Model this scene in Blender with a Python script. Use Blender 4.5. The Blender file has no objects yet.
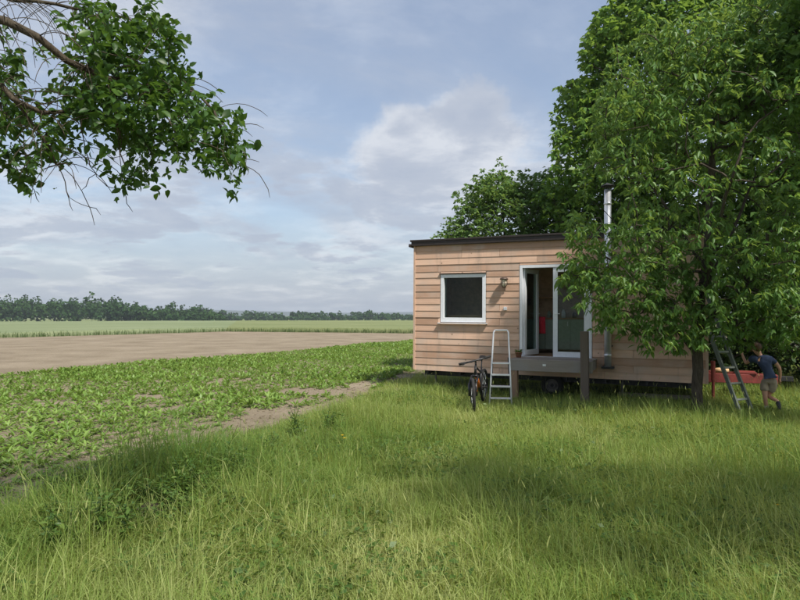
import bpy, math, random
import numpy as np
from mathutils import Vector, Matrix

SC = bpy.context.scene
COL = SC.collection
R = math.radians
rng = np.random.default_rng(11)
random.seed(5)

# ------------------------------------------------------------------ camera
CAM_H = 1.9
F_PX, HOR = 600.0, 315.0          # focal length and horizon row of the 800x600 photograph
cam = bpy.data.cameras.new('camera')
cam.sensor_width = 36.0
cam.lens = 27.0
cam.clip_start = 0.05
cam.clip_end = 20000
cam_o = bpy.data.objects.new('camera', cam)
COL.objects.link(cam_o)
cam_o.location = (0, 0, CAM_H)
cam_o.rotation_euler = (R(90) + math.atan((HOR - 300) / F_PX), 0, 0)
SC.camera = cam_o

# ------------------------------------------------------------------ light
SUN_EL = R(54)
SUN_H = Vector((.60, -.80)).normalized()      # horizontal direction towards the sun
sun_dir = Vector((SUN_H.x * math.cos(SUN_EL), SUN_H.y * math.cos(SUN_EL), math.sin(SUN_EL)))
sun = bpy.data.lights.new('sun', 'SUN')
sun.energy = 2.9
sun.angle = R(4)
sun.color = (1.0, .945, .86)
sun_o = bpy.data.objects.new('sun', sun)
COL.objects.link(sun_o)
sun_o.rotation_euler = sun_dir.to_track_quat('Z', 'Y').to_euler()
sun_o.location = (0, 0, 30)

SC.view_settings.view_transform = 'Standard'
SC.view_settings.look = 'None'
SC.view_settings.gamma = 1.0
SC.view_settings.exposure = 1.05
SC.view_settings.use_curve_mapping = False
SC.cycles.max_bounces = 8
SC.cycles.transparent_max_bounces = 12
SC.cycles.volume_bounces = 0
SC.cycles.use_denoising = True


class NT:
    """small helper for node trees"""
    def __init__(s, tree):
        s.t = tree
        s.t.nodes.clear()

    def n(s, kind, **kw):
        nd = s.t.nodes.new('ShaderNode' + kind)
        ins = kw.pop('ins', {})
        for k, v in kw.items():
            setattr(nd, k, v)
        for k, v in ins.items():
            sock = nd.inputs[k]
            if isinstance(v, bpy.types.NodeSocket):
                s.t.links.new(v, sock)
            else:
                sock.default_value = v
        return nd

    def link(s, a, b):
        s.t.links.new(a, b)

    def math(s, op, a, b=0.0, c=0.0, clamp=False):
        nd = s.n('Math', operation=op, use_clamp=clamp)
        for i, v in enumerate((a, b, c)):
            if isinstance(v, bpy.types.NodeSocket):
                s.link(v, nd.inputs[i])
            else:
                nd.inputs[i].default_value = v
        return nd.outputs[0]

    def mix(s, fac, a, b):
        nd = s.n('Mix', data_type='RGBA')
        for i, v in ((0, fac), (6, a), (7, b)):
            if isinstance(v, bpy.types.NodeSocket):
                s.link(v, nd.inputs[i])
            else:
                nd.inputs[i].default_value = v if i == 0 or len(v) == 4 else (*v, 1)
        return nd.outputs[2]

    def noise(s, vec, scale, detail=4, rough=.55, dist=0.0):
        nd = s.n('TexNoise', ins={'Scale': scale, 'Detail': detail, 'Roughness': rough, 'Distortion': dist})
        if vec is not None:
            s.link(vec, nd.inputs['Vector'])
        return nd.outputs['Fac']

    def ramp(s, fac, stops, interp='LINEAR'):
        nd = s.n('ValToRGB')
        cr = nd.color_ramp
        cr.interpolation = interp
        while len(cr.elements) < len(stops):
            cr.elements.new(.5)
        for e, (p, c) in zip(cr.elements, stops):
            e.position = p
            e.color = c if len(c) == 4 else (*c, 1)
        s.link(fac, nd.inputs[0])
        return nd.outputs[0]

    def maprange(s, v, a, b, c=0.0, d=1.0, smooth=True):
        nd = s.n('MapRange', interpolation_type='SMOOTHSTEP' if smooth else 'LINEAR')
        s.link(v, nd.inputs[0])
        for i, x in enumerate((a, b, c, d)):
            nd.inputs[i + 1].default_value = x
        return nd.outputs[0]


# ------------------------------------------------------------------ world: sky and thin cloud
world = bpy.data.worlds.new('World')
SC.world = world
world.use_nodes = True
w = NT(world.node_tree)
sky = w.n('TexSky', sky_type='NISHITA', sun_disc=False, sun_elevation=SUN_EL,
          sun_rotation=math.atan2(SUN_H.x, SUN_H.y), air_density=1.1, dust_density=1.2, ozone_density=1.6)
tc = w.n('TexCoord').outputs['Generated']
sep = w.n('SeparateXYZ', ins={0: tc})
zc = w.math('MAXIMUM', sep.outputs[2], 0.0)
zd = w.math('ADD', zc, .16)
px_ = w.math('DIVIDE', sep.outputs[0], zd)
py_ = w.math('DIVIDE', sep.outputs[1], zd)
pv = w.n('CombineXYZ', ins={0: px_, 1: py_, 2: 3.3}).outputs[0]
veil = w.noise(pv, .7, 9, .64, .5)                    # broad thin veil, thicker towards the horizon
veil_m = w.maprange(veil, .36, .64, .38, .9)
veil_m = w.math('MAXIMUM', veil_m, w.maprange(zc, .30, .0, .0, .9))
puff = w.noise(pv, 1.5, 10, .58, .25)                   # flat broken cumulus, compressed towards the horizon
puff_m = w.math('MULTIPLY', w.maprange(puff, .42, .59), w.maprange(zc, .48, .2, .0, 1.0))
# one larger cumulus standing ahead
cx_ = w.math('SUBTRACT', sep.outputs[0], .062)
cz_ = w.math('SUBTRACT', sep.outputs[2], .215)
cum_d = w.math('SQRT', w.math('ADD', w.math('POWER', w.math('DIVIDE', cx_, .145), 2.0),
                              w.math('POWER', w.math('DIVIDE', cz_, .16), 2.0)))
bump_n = w.noise(tc, 6.0, 10, .56, .2)
cum_v = w.math('ADD', cum_d, w.math('MULTIPLY', w.math('SUBTRACT', bump_n, .5), 1.7))
cum_m = w.math('MULTIPLY', w.maprange(cum_v, 1.12, .76), w.maprange(sep.outputs[1], .2, .4))
cum_m = w.math('MULTIPLY', cum_m, w.maprange(sep.outputs[2], .05, .2, .0, .95))
cov = w.math('MAXIMUM', veil_m, w.math('MAXIMUM', w.math('MULTIPLY', puff_m, .92), cum_m))
grey = w.noise(pv, 2.6, 9, .62, .2)
lit = w.math('MULTIPLY', cum_m, w.maprange(cum_v, .5, .95, .03, .20))
lit = w.math('ADD', lit, w.math('MULTIPLY', puff_m, w.maprange(puff, .50, .62, .16, -.06)))
cl_col = w.ramp(w.math('ADD', grey, lit),
                [(.34, (2.85, 3.2, 3.9)), (.54, (3.25, 3.55, 4.15)), (.72, (4.5, 4.7, 5.1))])
sky_mix = w.mix(cov, sky.outputs[0], cl_col)
bg = w.n('Background', ins={'Color': sky_mix, 'Strength': .078})
out = w.n('OutputWorld')
w.link(bg.outputs[0], out.inputs[0])


# ------------------------------------------------------------------ helpers
def tag(o, label=None, cat=None, group=None, kind=None):
    if label:
        o['label'] = label
    if cat:
        o['category'] = cat
    if group:
        o['group'] = group
    if kind:
        o['kind'] = kind
    return o


def empty(name, loc=(0, 0, 0), rot=(0, 0, 0)):
    o = bpy.data.objects.new(name, None)
    COL.objects.link(o)
    o.location = loc
    o.rotation_euler = rot
    o.empty_display_size = .1
    return o


def link(name, me, mat=None, parent=None, loc=(0, 0, 0), rot=(0, 0, 0)):
    o = bpy.data.objects.new(name, me)
    COL.objects.link(o)
    if mat is not None and not me.materials:
        me.materials.append(mat)
    o.location = loc
    o.rotation_euler = rot
    if parent is not None:
        o.parent = parent
    return o


class MB:
    """collects simple solids into one mesh"""
    def __init__(s):
        s.v, s.f = [], []

    def add(s, verts, faces):
        b = len(s.v)
        s.v += [tuple(p) for p in verts]
        s.f += [tuple(i + b for i in f) for f in faces]
        return s

    def box(s, x0, x1, y0, y1, z0, z1, m=None):
        vs = [(x, y, z) for z in (z0, z1) for y in (y0, y1) for x in (x0, x1)]
        if m is not None:
            vs = [m @ Vector(p) for p in vs]
        return s.add(vs, [(0, 2, 3, 1), (4, 5, 7, 6), (0, 1, 5, 4), (2, 6, 7, 3), (0, 4, 6, 2), (1, 3, 7, 5)])

    def tube(s, pts, rad, n=8, cap=True):
        pts = [Vector(p) for p in pts]
        if not hasattr(rad, '__len__'):
            rad = [rad] * len(pts)
        rings = []
        up = None
        for i, p in enumerate(pts):
            d = (pts[min(i + 1, len(pts) - 1)] - pts[max(i - 1, 0)])
            d = d.normalized() if d.length > 1e-9 else Vector((0, 0, 1))
            if up is None:
                up = Vector((1, 0, 0)) if abs(d.x) < .8 else Vector((0, 1, 0))
            a = (up - d * up.dot(d))
            a = a.normalized() if a.length > 1e-6 else d.orthogonal().normalized()
            up = a
            b = d.cross(a)
            rings.append([p + (a * math.cos(t) + b * math.sin(t)) * rad[i]
                          for t in [2 * math.pi * k / n for k in range(n)]])
        base = len(s.v)
        for r in rings:
            s.v += [tuple(p) for p in r]
        for i in range(len(rings) - 1):
            for k in range(n):
                k2 = (k + 1) % n
                s.f.append((base + i * n + k, base + i * n + k2, base + (i + 1) * n + k2, base + (i + 1) * n + k))
        if cap:
            s.f.append(tuple(base + k for k in reversed(range(n))))
            e = base + (len(rings) - 1) * n
            s.f.append(tuple(e + k for k in range(n)))
        return s

    def lathe(s, prof, n=20, m=None):
        """prof: list of (radius, height) round the z axis"""
        base = len(s.v)
        for r, h in prof:
            for k in range(n):
                t = 2 * math.pi * k / n
                p = Vector((r * math.cos(t), r * math.sin(t), h))
                s.v.append(tuple(m @ p if m is not None else p))
        for i in range(len(prof) - 1):
            for k in range(n):
                k2 = (k + 1) % n
                s.f.append((base + i * n + k, base + i * n + k2, base + (i + 1) * n + k2, base + (i + 1) * n + k))
        return s

    def torus(s, R_, r, n=32, k=8, m=None):
        base = len(s.v)
        for i in range(n):
            a = 2 * math.pi * i / n
            for j in range(k):
                b = 2 * math.pi * j / k
                p = Vector(((R_ + r * math.cos(b)) * math.cos(a), (R_ + r * math.cos(b)) * math.sin(a), r * math.sin(b)))
                s.v.append(tuple(m @ p if m is not None else p))
        for i in range(n):
            for j in range(k):
                i2, j2 = (i + 1) % n, (j + 1) % k
                s.f.append((base + i * k + j, base + i2 * k + j, base + i2 * k + j2, base + i * k + j2))
        return s

    def build(s, name, mat=None, parent=None, smooth=False, loc=(0, 0, 0), rot=(0, 0, 0), bevel=0.0):
        me = bpy.data.meshes.new(name)
        me.from_pydata(s.v, [], s.f)
        if smooth:
            me.polygons.foreach_set('use_smooth', [True] * len(me.polygons))
        me.update()
        o = link(name, me, mat, parent, loc, rot)
        if bevel:
            b = o.modifiers.new('bevel', 'BEVEL')
            b.width = bevel
            b.segments = 2
            b.limit_method = 'ANGLE'
        return o


def np_mesh(name, verts, faces_list, tint=None, smooth=False, tint2=None):
    """verts (n,3); faces_list: list of (m,k) int arrays"""
    me = bpy.data.meshes.new(name)
    verts = np.ascontiguousarray(verts, dtype=np.float32)
    me.vertices.add(len(verts))
    me.vertices.foreach_set('co', verts.ravel())
    loops = np.concatenate([f.ravel() for f in faces_list]).astype(np.int32)
    tot = np.concatenate([np.full(len(f), f.shape[1], np.int32) for f in faces_list])
    start = np.concatenate([[0], np.cumsum(tot)[:-1]]).astype(np.int32)
    me.loops.add(len(loops))
    me.loops.foreach_set('vertex_index', loops)
    me.polygons.add(len(tot))
    me.polygons.foreach_set('loop_start', start)
    me.polygons.foreach_set('loop_total', tot)
    if smooth:
        me.polygons.foreach_set('use_smooth', np.ones(len(tot), bool))
    for nm, tv in (('tint', tint), ('tint2', tint2)):
        if tv is not None:
            at = me.attributes.new(nm, 'FLOAT', 'POINT')
            at.data.foreach_set('value', np.ascontiguousarray(tv, dtype=np.float32))
    me.update(calc_edges=True)
    return me


def unit(a):
    return a / np.maximum(np.linalg.norm(a, axis=-1, keepdims=True), 1e-9)


def leaves_geo(base, d, nrm, length, width, fold=.18, bend=.18):
    """folded pointed leaves: 7 verts, 4 faces each"""
    n = len(base)
    d = unit(d)
    side = unit(np.cross(d, nrm))
    nn = np.cross(side, d)
    L, W = length[:, None], width[:, None]
    f = (fold * W)
    b = bend * L
    v = np.empty((n, 7, 3), np.float32)
    v[:, 0] = base
    v[:, 1] = base + d * L * .33 + side * W * .46 + nn * f
    v[:, 2] = base + d * L * .33 - side * W * .46 + nn * f
    v[:, 3] = base + d * L * .68 + side * W * .38 + nn * (f - b * .4)
    v[:, 4] = base + d * L * .68 - side * W * .38 + nn * (f - b * .4)
    v[:, 5] = base + d * L - nn * b
    v[:, 6] = base + d * L * .5 - nn * b * .1
    q = np.array([[0, 1, 3, 6], [0, 6, 4, 2]])
    t = np.array([[3, 5, 6], [6, 5, 4]])
    off = (np.arange(n) * 7)[:, None, None]
    return v.reshape(-1, 3), (q[None] + off).reshape(-1, 4), (t[None] + off).reshape(-1, 3)


def leaves_simple(base, d, nrm, length, width, fold=.25):
    """small folded diamond leaves for distant crowns: 4 verts, 1 face"""
    n = len(base)
    d = unit(d)
    side = unit(np.cross(d, nrm))
    nn = np.cross(side, d)
    L, W = length[:, None], width[:, None]
    v = np.empty((n, 4, 3), np.float32)
    v[:, 0] = base
    v[:, 1] = base + d * L * .45 + side * W * .6 + nn * fold * W
    v[:, 2] = base + d * L - nn * L * .12
    v[:, 3] = base + d * L * .45 - side * W * .6 + nn * fold * W
    return v.reshape(-1, 3), (np.arange(4)[None] + (np.arange(n) * 4)[:, None])


def rand_dirs(n, g=None):
    g = g or rng
    return unit(g.normal(size=(n, 3)))


def vnoise(p, seed=0, scale=1.0):
    """cheap smooth 2-d value noise in 0..1"""
    x = p[:, 0] * scale + seed * 13.7
    y = p[:, 1] * scale + seed * 7.1
    xi, yi = np.floor(x), np.floor(y)
    fx, fy = x - xi, y - yi
    fx, fy = fx * fx * (3 - 2 * fx), fy * fy * (3 - 2 * fy)

    def h(a, b):
        t = np.sin(a * 127.1 + b * 311.7 + seed * 17.3) * 43758.5453
        return t - np.floor(t)
    return (h(xi, yi) * (1 - fx) + h(xi + 1, yi) * fx) * (1 - fy) + (h(xi, yi + 1) * (1 - fx) + h(xi + 1, yi + 1) * fx) * fy


def at(px, py, Y):
    """point on the ray through a pixel of the photograph at depth Y"""
    return Vector(((px - 400) / F_PX * Y, Y, CAM_H - (py - HOR) / F_PX * Y))


def on_ground(px, py):
    Y = CAM_H * F_PX / (py - HOR)
    return Vector(((px - 400) / F_PX * Y, Y, 0))


# ------------------------------------------------------------------ materials
def new_mat(name):
    m = bpy.data.materials.new(name)
    m.use_nodes = True
    return m, NT(m.node_tree)


def finish(nt, shader, disp=None):
    o = nt.n('OutputMaterial')
    nt.link(shader, o.inputs[0])


def plain(name, col, rough=.6, metal=0.0, var=.25, scale=12.0, bump=.15, spec=.4, coord='Object'):
    m, t = new_mat(name)
    c = t.n('TexCoord').outputs[coord]
    nz = t.noise(c, scale, 6, .6)
    lo = tuple(x * (1 - var) for x in col)
    hi = tuple(min(1, x * (1 + var)) for x in col)
    colr = t.ramp(nz, [(.3, lo), (.7, hi)])
    p = t.n('BsdfPrincipled', ins={'Base Color': colr, 'Roughness': rough, 'Metallic': metal,
                                   'Specular IOR Level': spec})
    if bump:
        b = t.n('Bump', ins={'Strength': bump, 'Distance': .01, 'Height': t.noise(c, scale * 4, 5, .6)})
        t.link(b.outputs[0], p.inputs['Normal'])
    finish(t, p.outputs[0])
    return m


def wood(name, lo, hi, grey=None, axis=0, rough=.75, gscale=1.0, streak=None):
    m, t = new_mat(name)
    c = t.n('TexCoord').outputs['Object']
    rnd = t.n('ObjectInfo').outputs['Random']
    shift = t.n('CombineXYZ', ins={0: t.math('MULTIPLY', rnd, 37.0), 1: t.math('MULTIPLY', rnd, 11.0), 2: t.math('MULTIPLY', rnd, 53.0)})
    va = t.n('VectorMath', operation='ADD')
    t.link(c, va.inputs[0])
    t.link(shift.outputs[0], va.inputs[1])
    sc = [26.0 * gscale] * 3
    sc[axis] = 1.3 * gscale
    mp = t.n('Mapping', ins={'Vector': va.outputs[0], 'Scale': sc})
    g = t.noise(mp.outputs[0], 1.0, 7, .65, .8)
    big = t.noise(va.outputs[0], 1.7, 3, .5)
    f = t.math('ADD', t.math('MULTIPLY', g, .55), t.math('MULTIPLY', rnd, .5))
    col = t.ramp(f, [(.25, lo), (.8, hi)])
    if grey:
        col = t.mix(t.maprange(big, .42, .72, 0, .75), col, grey)
    if streak:      # rain streaks and dirt that run down over the boards
        ms = t.n('Mapping', ins={'Vector': c, 'Scale': (5.0, 5.0, .55)})
        sk = t.noise(ms.outputs[0], 1.0, 7, .65, .3)
        fine = t.noise(c, 14.0, 5, .7)
        col = t.mix(t.math('MULTIPLY', t.maprange(sk, .5, .72, 0, .65), t.maprange(fine, .3, .6, .3, 1)), col, streak)
    # a few knots
    vo = t.n('TexVoronoi', ins={'Scale': 2.6, 'Randomness': 1.0})
    t.link(va.outputs[0], vo.inputs['Vector'])
    kn = t.maprange(vo.outputs['Distance'], .03, .075, .7, 0)
    col = t.mix(kn, col, tuple(x * .35 for x in lo))
    p = t.n('BsdfPrincipled', ins={'Base Color': col, 'Roughness': rough, 'Specular IOR Level': .25})
    b = t.n('Bump', ins={'Strength': .35, 'Distance': .004, 'Height': g})
    t.link(b.outputs[0], p.inputs['Normal'])
    finish(t, p.outputs[0])
    return m


def foliage(name, dark, mid, light, trans=.35, rough=.45, spec=.35):
    m, t = new_mat(name)
    a = t.n('Attribute', attribute_name='tint').outputs['Fac']
    c = t.ramp(a, [(0, dark), (.5, mid), (1, light)])
    nz = t.noise(t.n('TexCoord').outputs['Object'], .9, 2, .5)
    c = t.mix(t.maprange(nz, .35, .7, 0, .35), c, dark)
    p = t.n('BsdfPrincipled', ins={'Base Color': c, 'Roughness': rough, 'Specular IOR Level': spec})
    yel = t.mix(.5, c, (light[0] * 1.5, light[1] * 1.35, light[2] * .7))
    tr = t.n('BsdfTranslucent', ins={'Color': yel})
    mx = t.n('MixShader', ins={0: trans})
    t.link(p.outputs[0], mx.inputs[1])
    t.link(tr.outputs[0], mx.inputs[2])
    finish(t, mx.outputs[0])
    return m


def leaf_obj_mat(name, dark, mid, light, trans=.35):
    """same leaf for single-object leaves: variation from the object"""
    m, t = new_mat(name)
    a = t.n('ObjectInfo').outputs['Random']
    c = t.ramp(a, [(0, dark), (.5, mid), (1, light)])
    p = t.n('BsdfPrincipled', ins={'Base Color': c, 'Roughness': .42, 'Specular IOR Level': .4})
    yel = t.mix(.5, c, (light[0] * 1.5, light[1] * 1.35, light[2] * .7))
    tr = t.n('BsdfTranslucent', ins={'Color': yel})
    mx = t.n('MixShader', ins={0: trans})
    t.link(p.outputs[0], mx.inputs[1])
    t.link(tr.outputs[0], mx.inputs[2])
    finish(t, mx.outputs[0])
    return m


def bark(name, lo, hi, scale=9.0):
    m, t = new_mat(name)
    c = t.n('TexCoord').outputs['Object']
    mp = t.n('Mapping', ins={'Vector': c, 'Scale': (3.0, 3.0, .8)})
    n1 = t.noise(mp.outputs[0], scale, 8, .7, .5)
    n2 = t.noise(c, 1.6, 4, .6)
    col = t.ramp(n1, [(.35, lo), (.7, hi)])
    col = t.mix(t.maprange(n2, .5, .75, 0, .45), col, (.11, .12, .07))
    p = t.n('BsdfPrincipled', ins={'Base Color': col, 'Roughness': .9, 'Specular IOR Level': .15})
    b = t.n('Bump', ins={'Strength': .8, 'Distance': .02, 'Height': n1})
    t.link(b.outputs[0], p.inputs['Normal'])
    finish(t, p.outputs[0])
    return m


def soil(name, cols, scale=1.0, bump=.6):
    m, t = new_mat(name)
    c = t.n('TexCoord').outputs['Object']
    a = t.noise(c, .35 * scale, 6, .62)
    b_ = t.noise(c, 9.0 * scale, 8, .7)
    f = t.math('ADD', t.math('MULTIPLY', a, .55), t.math('MULTIPLY', b_, .45))
    col = t.ramp(f, [(.34, cols[0]), (.5, cols[1]), (.66, cols[2])])
    p = t.n('BsdfPrincipled', ins={'Base Color': col, 'Roughness': .95, 'Specular IOR Level': .1})
    bp = t.n('Bump', ins={'Strength': bump, 'Distance': .05, 'Height': b_})
    t.link(bp.outputs[0], p.inputs['Normal'])
    finish(t, p.outputs[0])
    return m


M = {}
M['plank'] = wood('larch_cladding', (.40, .245, .165), (.74, .50, .365), grey=(.50, .39, .315), streak=(.33, .25, .20))
M['deck'] = wood('weathered_deck_wood', (.16, .13, .105), (.31, .27, .23), grey=(.28, .265, .25))
M['post_brown'] = wood('brown_post_wood', (.22, .135, .09), (.34, .225, .15), axis=2)
M['post_grey'] = wood('grey_post_wood', (.11, .085, .07), (.20, .16, .13), axis=2)
M['ladder_wood'] = wood('green_grey_ladder_wood', (.13, .15, .13), (.24, .265, .23), axis=2)
M['inner_wood'] = wood('interior_wood', (.34, .19, .11), (.48, .29, .17))
M['roof'] = plain('dark_roof_metal', (.030, .022, .019), .5, var=.2)
M['white'] = plain('white_frame_paint', (.72, .74, .77), .35, var=.06, bump=.02)
M['dark_steel'] = plain('dark_steel', (.03, .03, .032), .6, var=.4)
M['rubber'] = plain('rubber', (.022, .021, .02), .85, var=.3)
M['rim'] = plain('dusty_wheel_rim', (.13, .12, .11), .6, var=.35)
M['red'] = plain('faded_red_paint', (.18, .034, .028), .55, var=.3, scale=7)
M['alu'] = plain('aluminium', (.76, .77, .78), .38, metal=.25, var=.08, bump=.03)
M['steel'] = plain('stainless_flue', (.74, .75, .77), .34, metal=.6, var=.05, bump=.02)
M['black'] = plain('black_paint', (.014, .014, .016), .35, var=.3)
M['orange'] = plain('orange_paint', (.62, .16, .03), .4, var=.15)
M['cab'] = plain('sage_green_cabinet', (.30, .36, .29), .55, var=.12)
M['towel'] = plain('red_cloth', (.55, .03, .05), .9, var=.2)
M['wall_in'] = plain('interior_panel', (.45, .30, .20), .8, var=.2)
M['skin'] = plain('skin', (.55, .30, .20), .55, var=.08, bump=0)
M['hair'] = plain('brown_hair', (.10, .05, .025), .6, var=.3)
M['navy'] = plain('navy_cloth', (.035, .055, .115), .9, var=.2)
M['khaki'] = plain('khaki_cloth', (.33, .27, .20), .9, var=.15)
M['shoe'] = plain('dark_shoe', (.02, .022, .03), .7, var=.3)
M['sock'] = plain('pale_sock', (.62, .56, .50), .9, var=.1)
M['lamp_glass'] = plain('frosted_lamp_glass', (.75, .66, .52), .25, var=.05, bump=0)
M['lamp_metal'] = plain('dull_lamp_metal', (.10, .07, .055), .5, metal=.3, var=.3)
M['yellow'] = plain('yellow_petals', (.85, .55, .02), .7, var=.1)
M['terracotta'] = plain('terracotta', (.33, .15, .09), .85, var=.2)
M['canvas'] = plain('tan_wood_end', (.55, .36, .19), .85, var=.25)

g_, t_ = new_mat('window_glass')
fr = t_.n('LayerWeight', ins={'Blend': .12}).outputs['Fresnel']
trn = t_.n('BsdfTransparent', ins={'Color': (.80, .87, .85, 1)})
gl = t_.n('BsdfGlossy', ins={'Color': (.85, .9, .9, 1), 'Roughness': .02})
mx_ = t_.n('MixShader')
t_.link(t_.math('ADD', t_.math('MULTIPLY', fr, .9), .01, clamp=True), mx_.inputs[0])
t_.link(trn.outputs[0], mx_.inputs[1])
t_.link(gl.outputs[0], mx_.inputs[2])
finish(t_, mx_.outputs[0])
M['glass'] = g_

M['cherry_leaf'] = foliage('cherry_foliage', (.058, .138, .028), (.115, .235, .05), (.29, .41, .12), .44)
M['walnut_leaf'] = foliage('walnut_foliage', (.065, .15, .03), (.13, .26, .054), (.26, .40, .095), .44)
M['small_leaf'] = foliage('small_tree_foliage', (.07, .15, .036), (.135, .245, .065), (.22, .33, .10), .4)
M['plum_leaf'] = foliage('plum_foliage', (.028, .07, .014), (.052, .12, .022), (.10, .19, .032), .42)
M['plum_leaf_o'] = leaf_obj_mat('plum_single_leaf', (.028, .07, .014), (.052, .12, .022), (.10, .19, .032), .42)
M['bush_leaf'] = foliage('bush_foliage', (.028, .062, .016), (.05, .10, .024), (.09, .15, .035), .3)
M['crop_leaf'] = foliage('crop_foliage', (.11, .205, .035), (.18, .30, .056), (.26, .38, .095), .34)
M['crop_leaf_o'] = leaf_obj_mat('crop_single_plant', (.115, .21, .035), (.18, .30, .056), (.26, .38, .095), .34)
M['weed_leaf'] = foliage('weed_foliage', (.045, .10, .018), (.085, .16, .03), (.16, .24, .05), .36)
M['far_leaf'] = foliage('far_foliage', (.022, .055, .016), (.036, .080, .022), (.060, .11, .032), .2, .7, .1)
M['grass'] = foliage('meadow_grass', (.085, .18, .03), (.25, .34, .08), (.48, .50, .21), .44, .55, .25)
M['bark'] = bark('grey_brown_bark', (.045, .035, .026), (.12, .098, .078))
M['bark_light'] = bark('mossy_bark', (.03, .022, .016), (.13, .105, .075), 16)

M['meadow'] = soil('meadow_floor', ((.06, .095, .022), (.11, .15, .04), (.17, .18, .07)), 1.6)
M['soil'] = soil('dry_field_soil', ((.155, .122, .084), (.232, .19, .134), (.31, .26, .19)), 1.2, .9)
M['ground'] = soil('far_ground', ((.12, .15, .05), (.16, .19, .07), (.20, .22, .09)), .03, .2)
M['dark_soil'] = soil('dark_crumbly_soil', ((.02, .016, .015), (.035, .027, .025), (.06, .046, .04)), 6)
M['hill'] = plain('wooded_hill', (.04, .06, .035), .95, var=.4, scale=.02, bump=0)


def field_mat(name, a, b, c, ang, stripe):
    m, t = new_mat(name)
    co = t.n('TexCoord').outputs['Object']
    mp = t.n('Mapping', ins={'Vector': co, 'Rotation': (0, 0, ang)})
    n1 = t.noise(co, .05, 5, .6)
    n2 = t.noise(co, 3.0, 5, .7)
    col = t.ramp(t.math('ADD', t.math('MULTIPLY', n1, .7), t.math('MULTIPLY', n2, .3)), [(.36, a), (.5, b), (.62, c)])
    sx = t.n('SeparateXYZ', ins={0: mp.outputs[0]}).outputs[0]
    # tramlines left by the tractor
    mod = t.math('ABSOLUTE', t.math('SUBTRACT', t.math('FRACT', t.math('DIVIDE', sx, stripe)), .5))
    tr = t.maprange(mod, .46, .485, 0, .35)
    col = t.mix(tr, col, tuple(x * .62 for x in a))
    p = t.n('BsdfPrincipled', ins={'Base Color': col, 'Roughness': .95, 'Specular IOR Level': .05})
    bp = t.n('Bump', ins={'Strength': .6, 'Distance': .15, 'Height': n2})
    t.link(bp.outputs[0], p.inputs['Normal'])
    finish(t, p.outputs[0])
    return m


M['wheat'] = field_mat('unripe_wheat', (.155, .19, .095), (.185, .22, .12), (.215, .245, .14), R(35), 24)
M['barley'] = field_mat('yellowing_barley', (.15, .18, .08), (.18, .205, .095), (.205, .225, .11), R(80), 20)
M['wheat_blade'] = foliage('wheat_stalks', (.06, .11, .04), (.10, .15, .055), (.15, .19, .08), .2, .8, .1)


# ------------------------------------------------------------------ the setting: terrain and fields
def terrain_z(x, y):
    d = np.hypot(x, y)
    t = np.clip((d - 150) / 260, 0, 1)
    return -4.0 * t * t * (3 - 2 * t)


def sheet(name, poly, z, mat, label, nx=0):
    me = bpy.data.meshes.new(name)
    me.from_pydata([(p[0], p[1], z) for p in poly], [], [tuple(range(len(poly)))])
    me.update()
    if me.polygons[0].normal.z < 0:
        me.flip_normals()
    return tag(link(name, me, mat), label, kind='structure')


# base ground: polar grid out to the horizon
rad = np.concatenate([[0], np.geomspace(6, 4600, 44)])
th = np.linspace(0, 2 * math.pi, 97)[:-1]
gv = [(0, 0, -.012)]
for r_ in rad[1:]:
    x, y = r_ * np.cos(th), r_ * np.sin(th)
    gv += list(zip(x, y, terrain_z(x, y) - .012))
gf = [(0, 1 + k, 1 + (k + 1) % 96) for k in range(96)]
for i in range(len(rad) - 2):
    for k in range(96):
        a, b = 1 + i * 96 + k, 1 + i * 96 + (k + 1) % 96
        gf.append((a, a + 96, b + 96, b))
me = bpy.data.meshes.new('ground')
me.from_pydata(gv, [], gf)
me.polygons.foreach_set('use_smooth', [True] * len(gf))
tag(link('ground', me, M['ground']), 'flat green farmland running out to the horizon', kind='structure')

# meadow edge towards the crop: polyline in plan (x, y)
EDGE = np.array([(-5.6, -6.0), (-4.5, 0.0), (-3.85, 4.0), (-3.46, 5.2), (-3.18, 6.4), (-2.26, 9.05), (-1.34, 11.5), (0.0, 16.5), (.9, 20.0), (3.2, 28.0), (6.0, 36.0)])


def edge_x(y):
    return np.interp(y, EDGE[:, 1], EDGE[:, 0])


soil_far = [(-70, -30), (-70, 27.5), (-33, 49.6), (-19.6, 69), (1.0, 61.6), (40, 52), (40, 36), (6, 36)]
# the tilled soil: under the crop and on as the bare field, one sheet with a gently lumpy surface
gx, gy = np.meshgrid(np.linspace(-75, 45, 181), np.linspace(-12, 72, 127))
pp = np.stack([gx.ravel(), gy.ravel()], 1)
hz = .002 + .03 * vnoise(pp, 4, .9) * (pp[:, 1] > 2)
hz[(np.abs(pp[:, 0]) < 80) & (pp[:, 0] > edge_x(pp[:, 1]) + .6)] = -.004
sv = np.column_stack([pp, hz])
ii = (np.arange(126)[:, None] * 181 + np.arange(180)[None]).ravel()
me = np_mesh('bare_field', sv, [np.stack([ii, ii + 1, ii + 182, ii + 181], 1)], smooth=True)
link('bare_field', me, M['soil'])
tag(bpy.data.objects['bare_field'], 'dry brown tilled field soil', kind='structure')

# meadow floor
yy = np.linspace(-6, 36, 43)
mv, mf = [], []
for k, y in enumerate(yy):
    e = float(edge_x(y)) + .35 * (vnoise(np.array([[0., y]]), 9, .8)[0] - .5)
    for x in np.linspace(0, 1, 20):
        X = e + x * (34 - e)
        mv.append((X, y, .034 if x > .005 else -.01))
for k in range(42):
    for j in range(19):
        a = k * 20 + j
        mf.append((a, a + 1, a + 21, a + 20))
me = bpy.data.meshes.new('meadow')
me.from_pydata(mv, [], mf)
tag(link('meadow', me, M['meadow']), 'green meadow floor under the tall grass', kind='structure')


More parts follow.
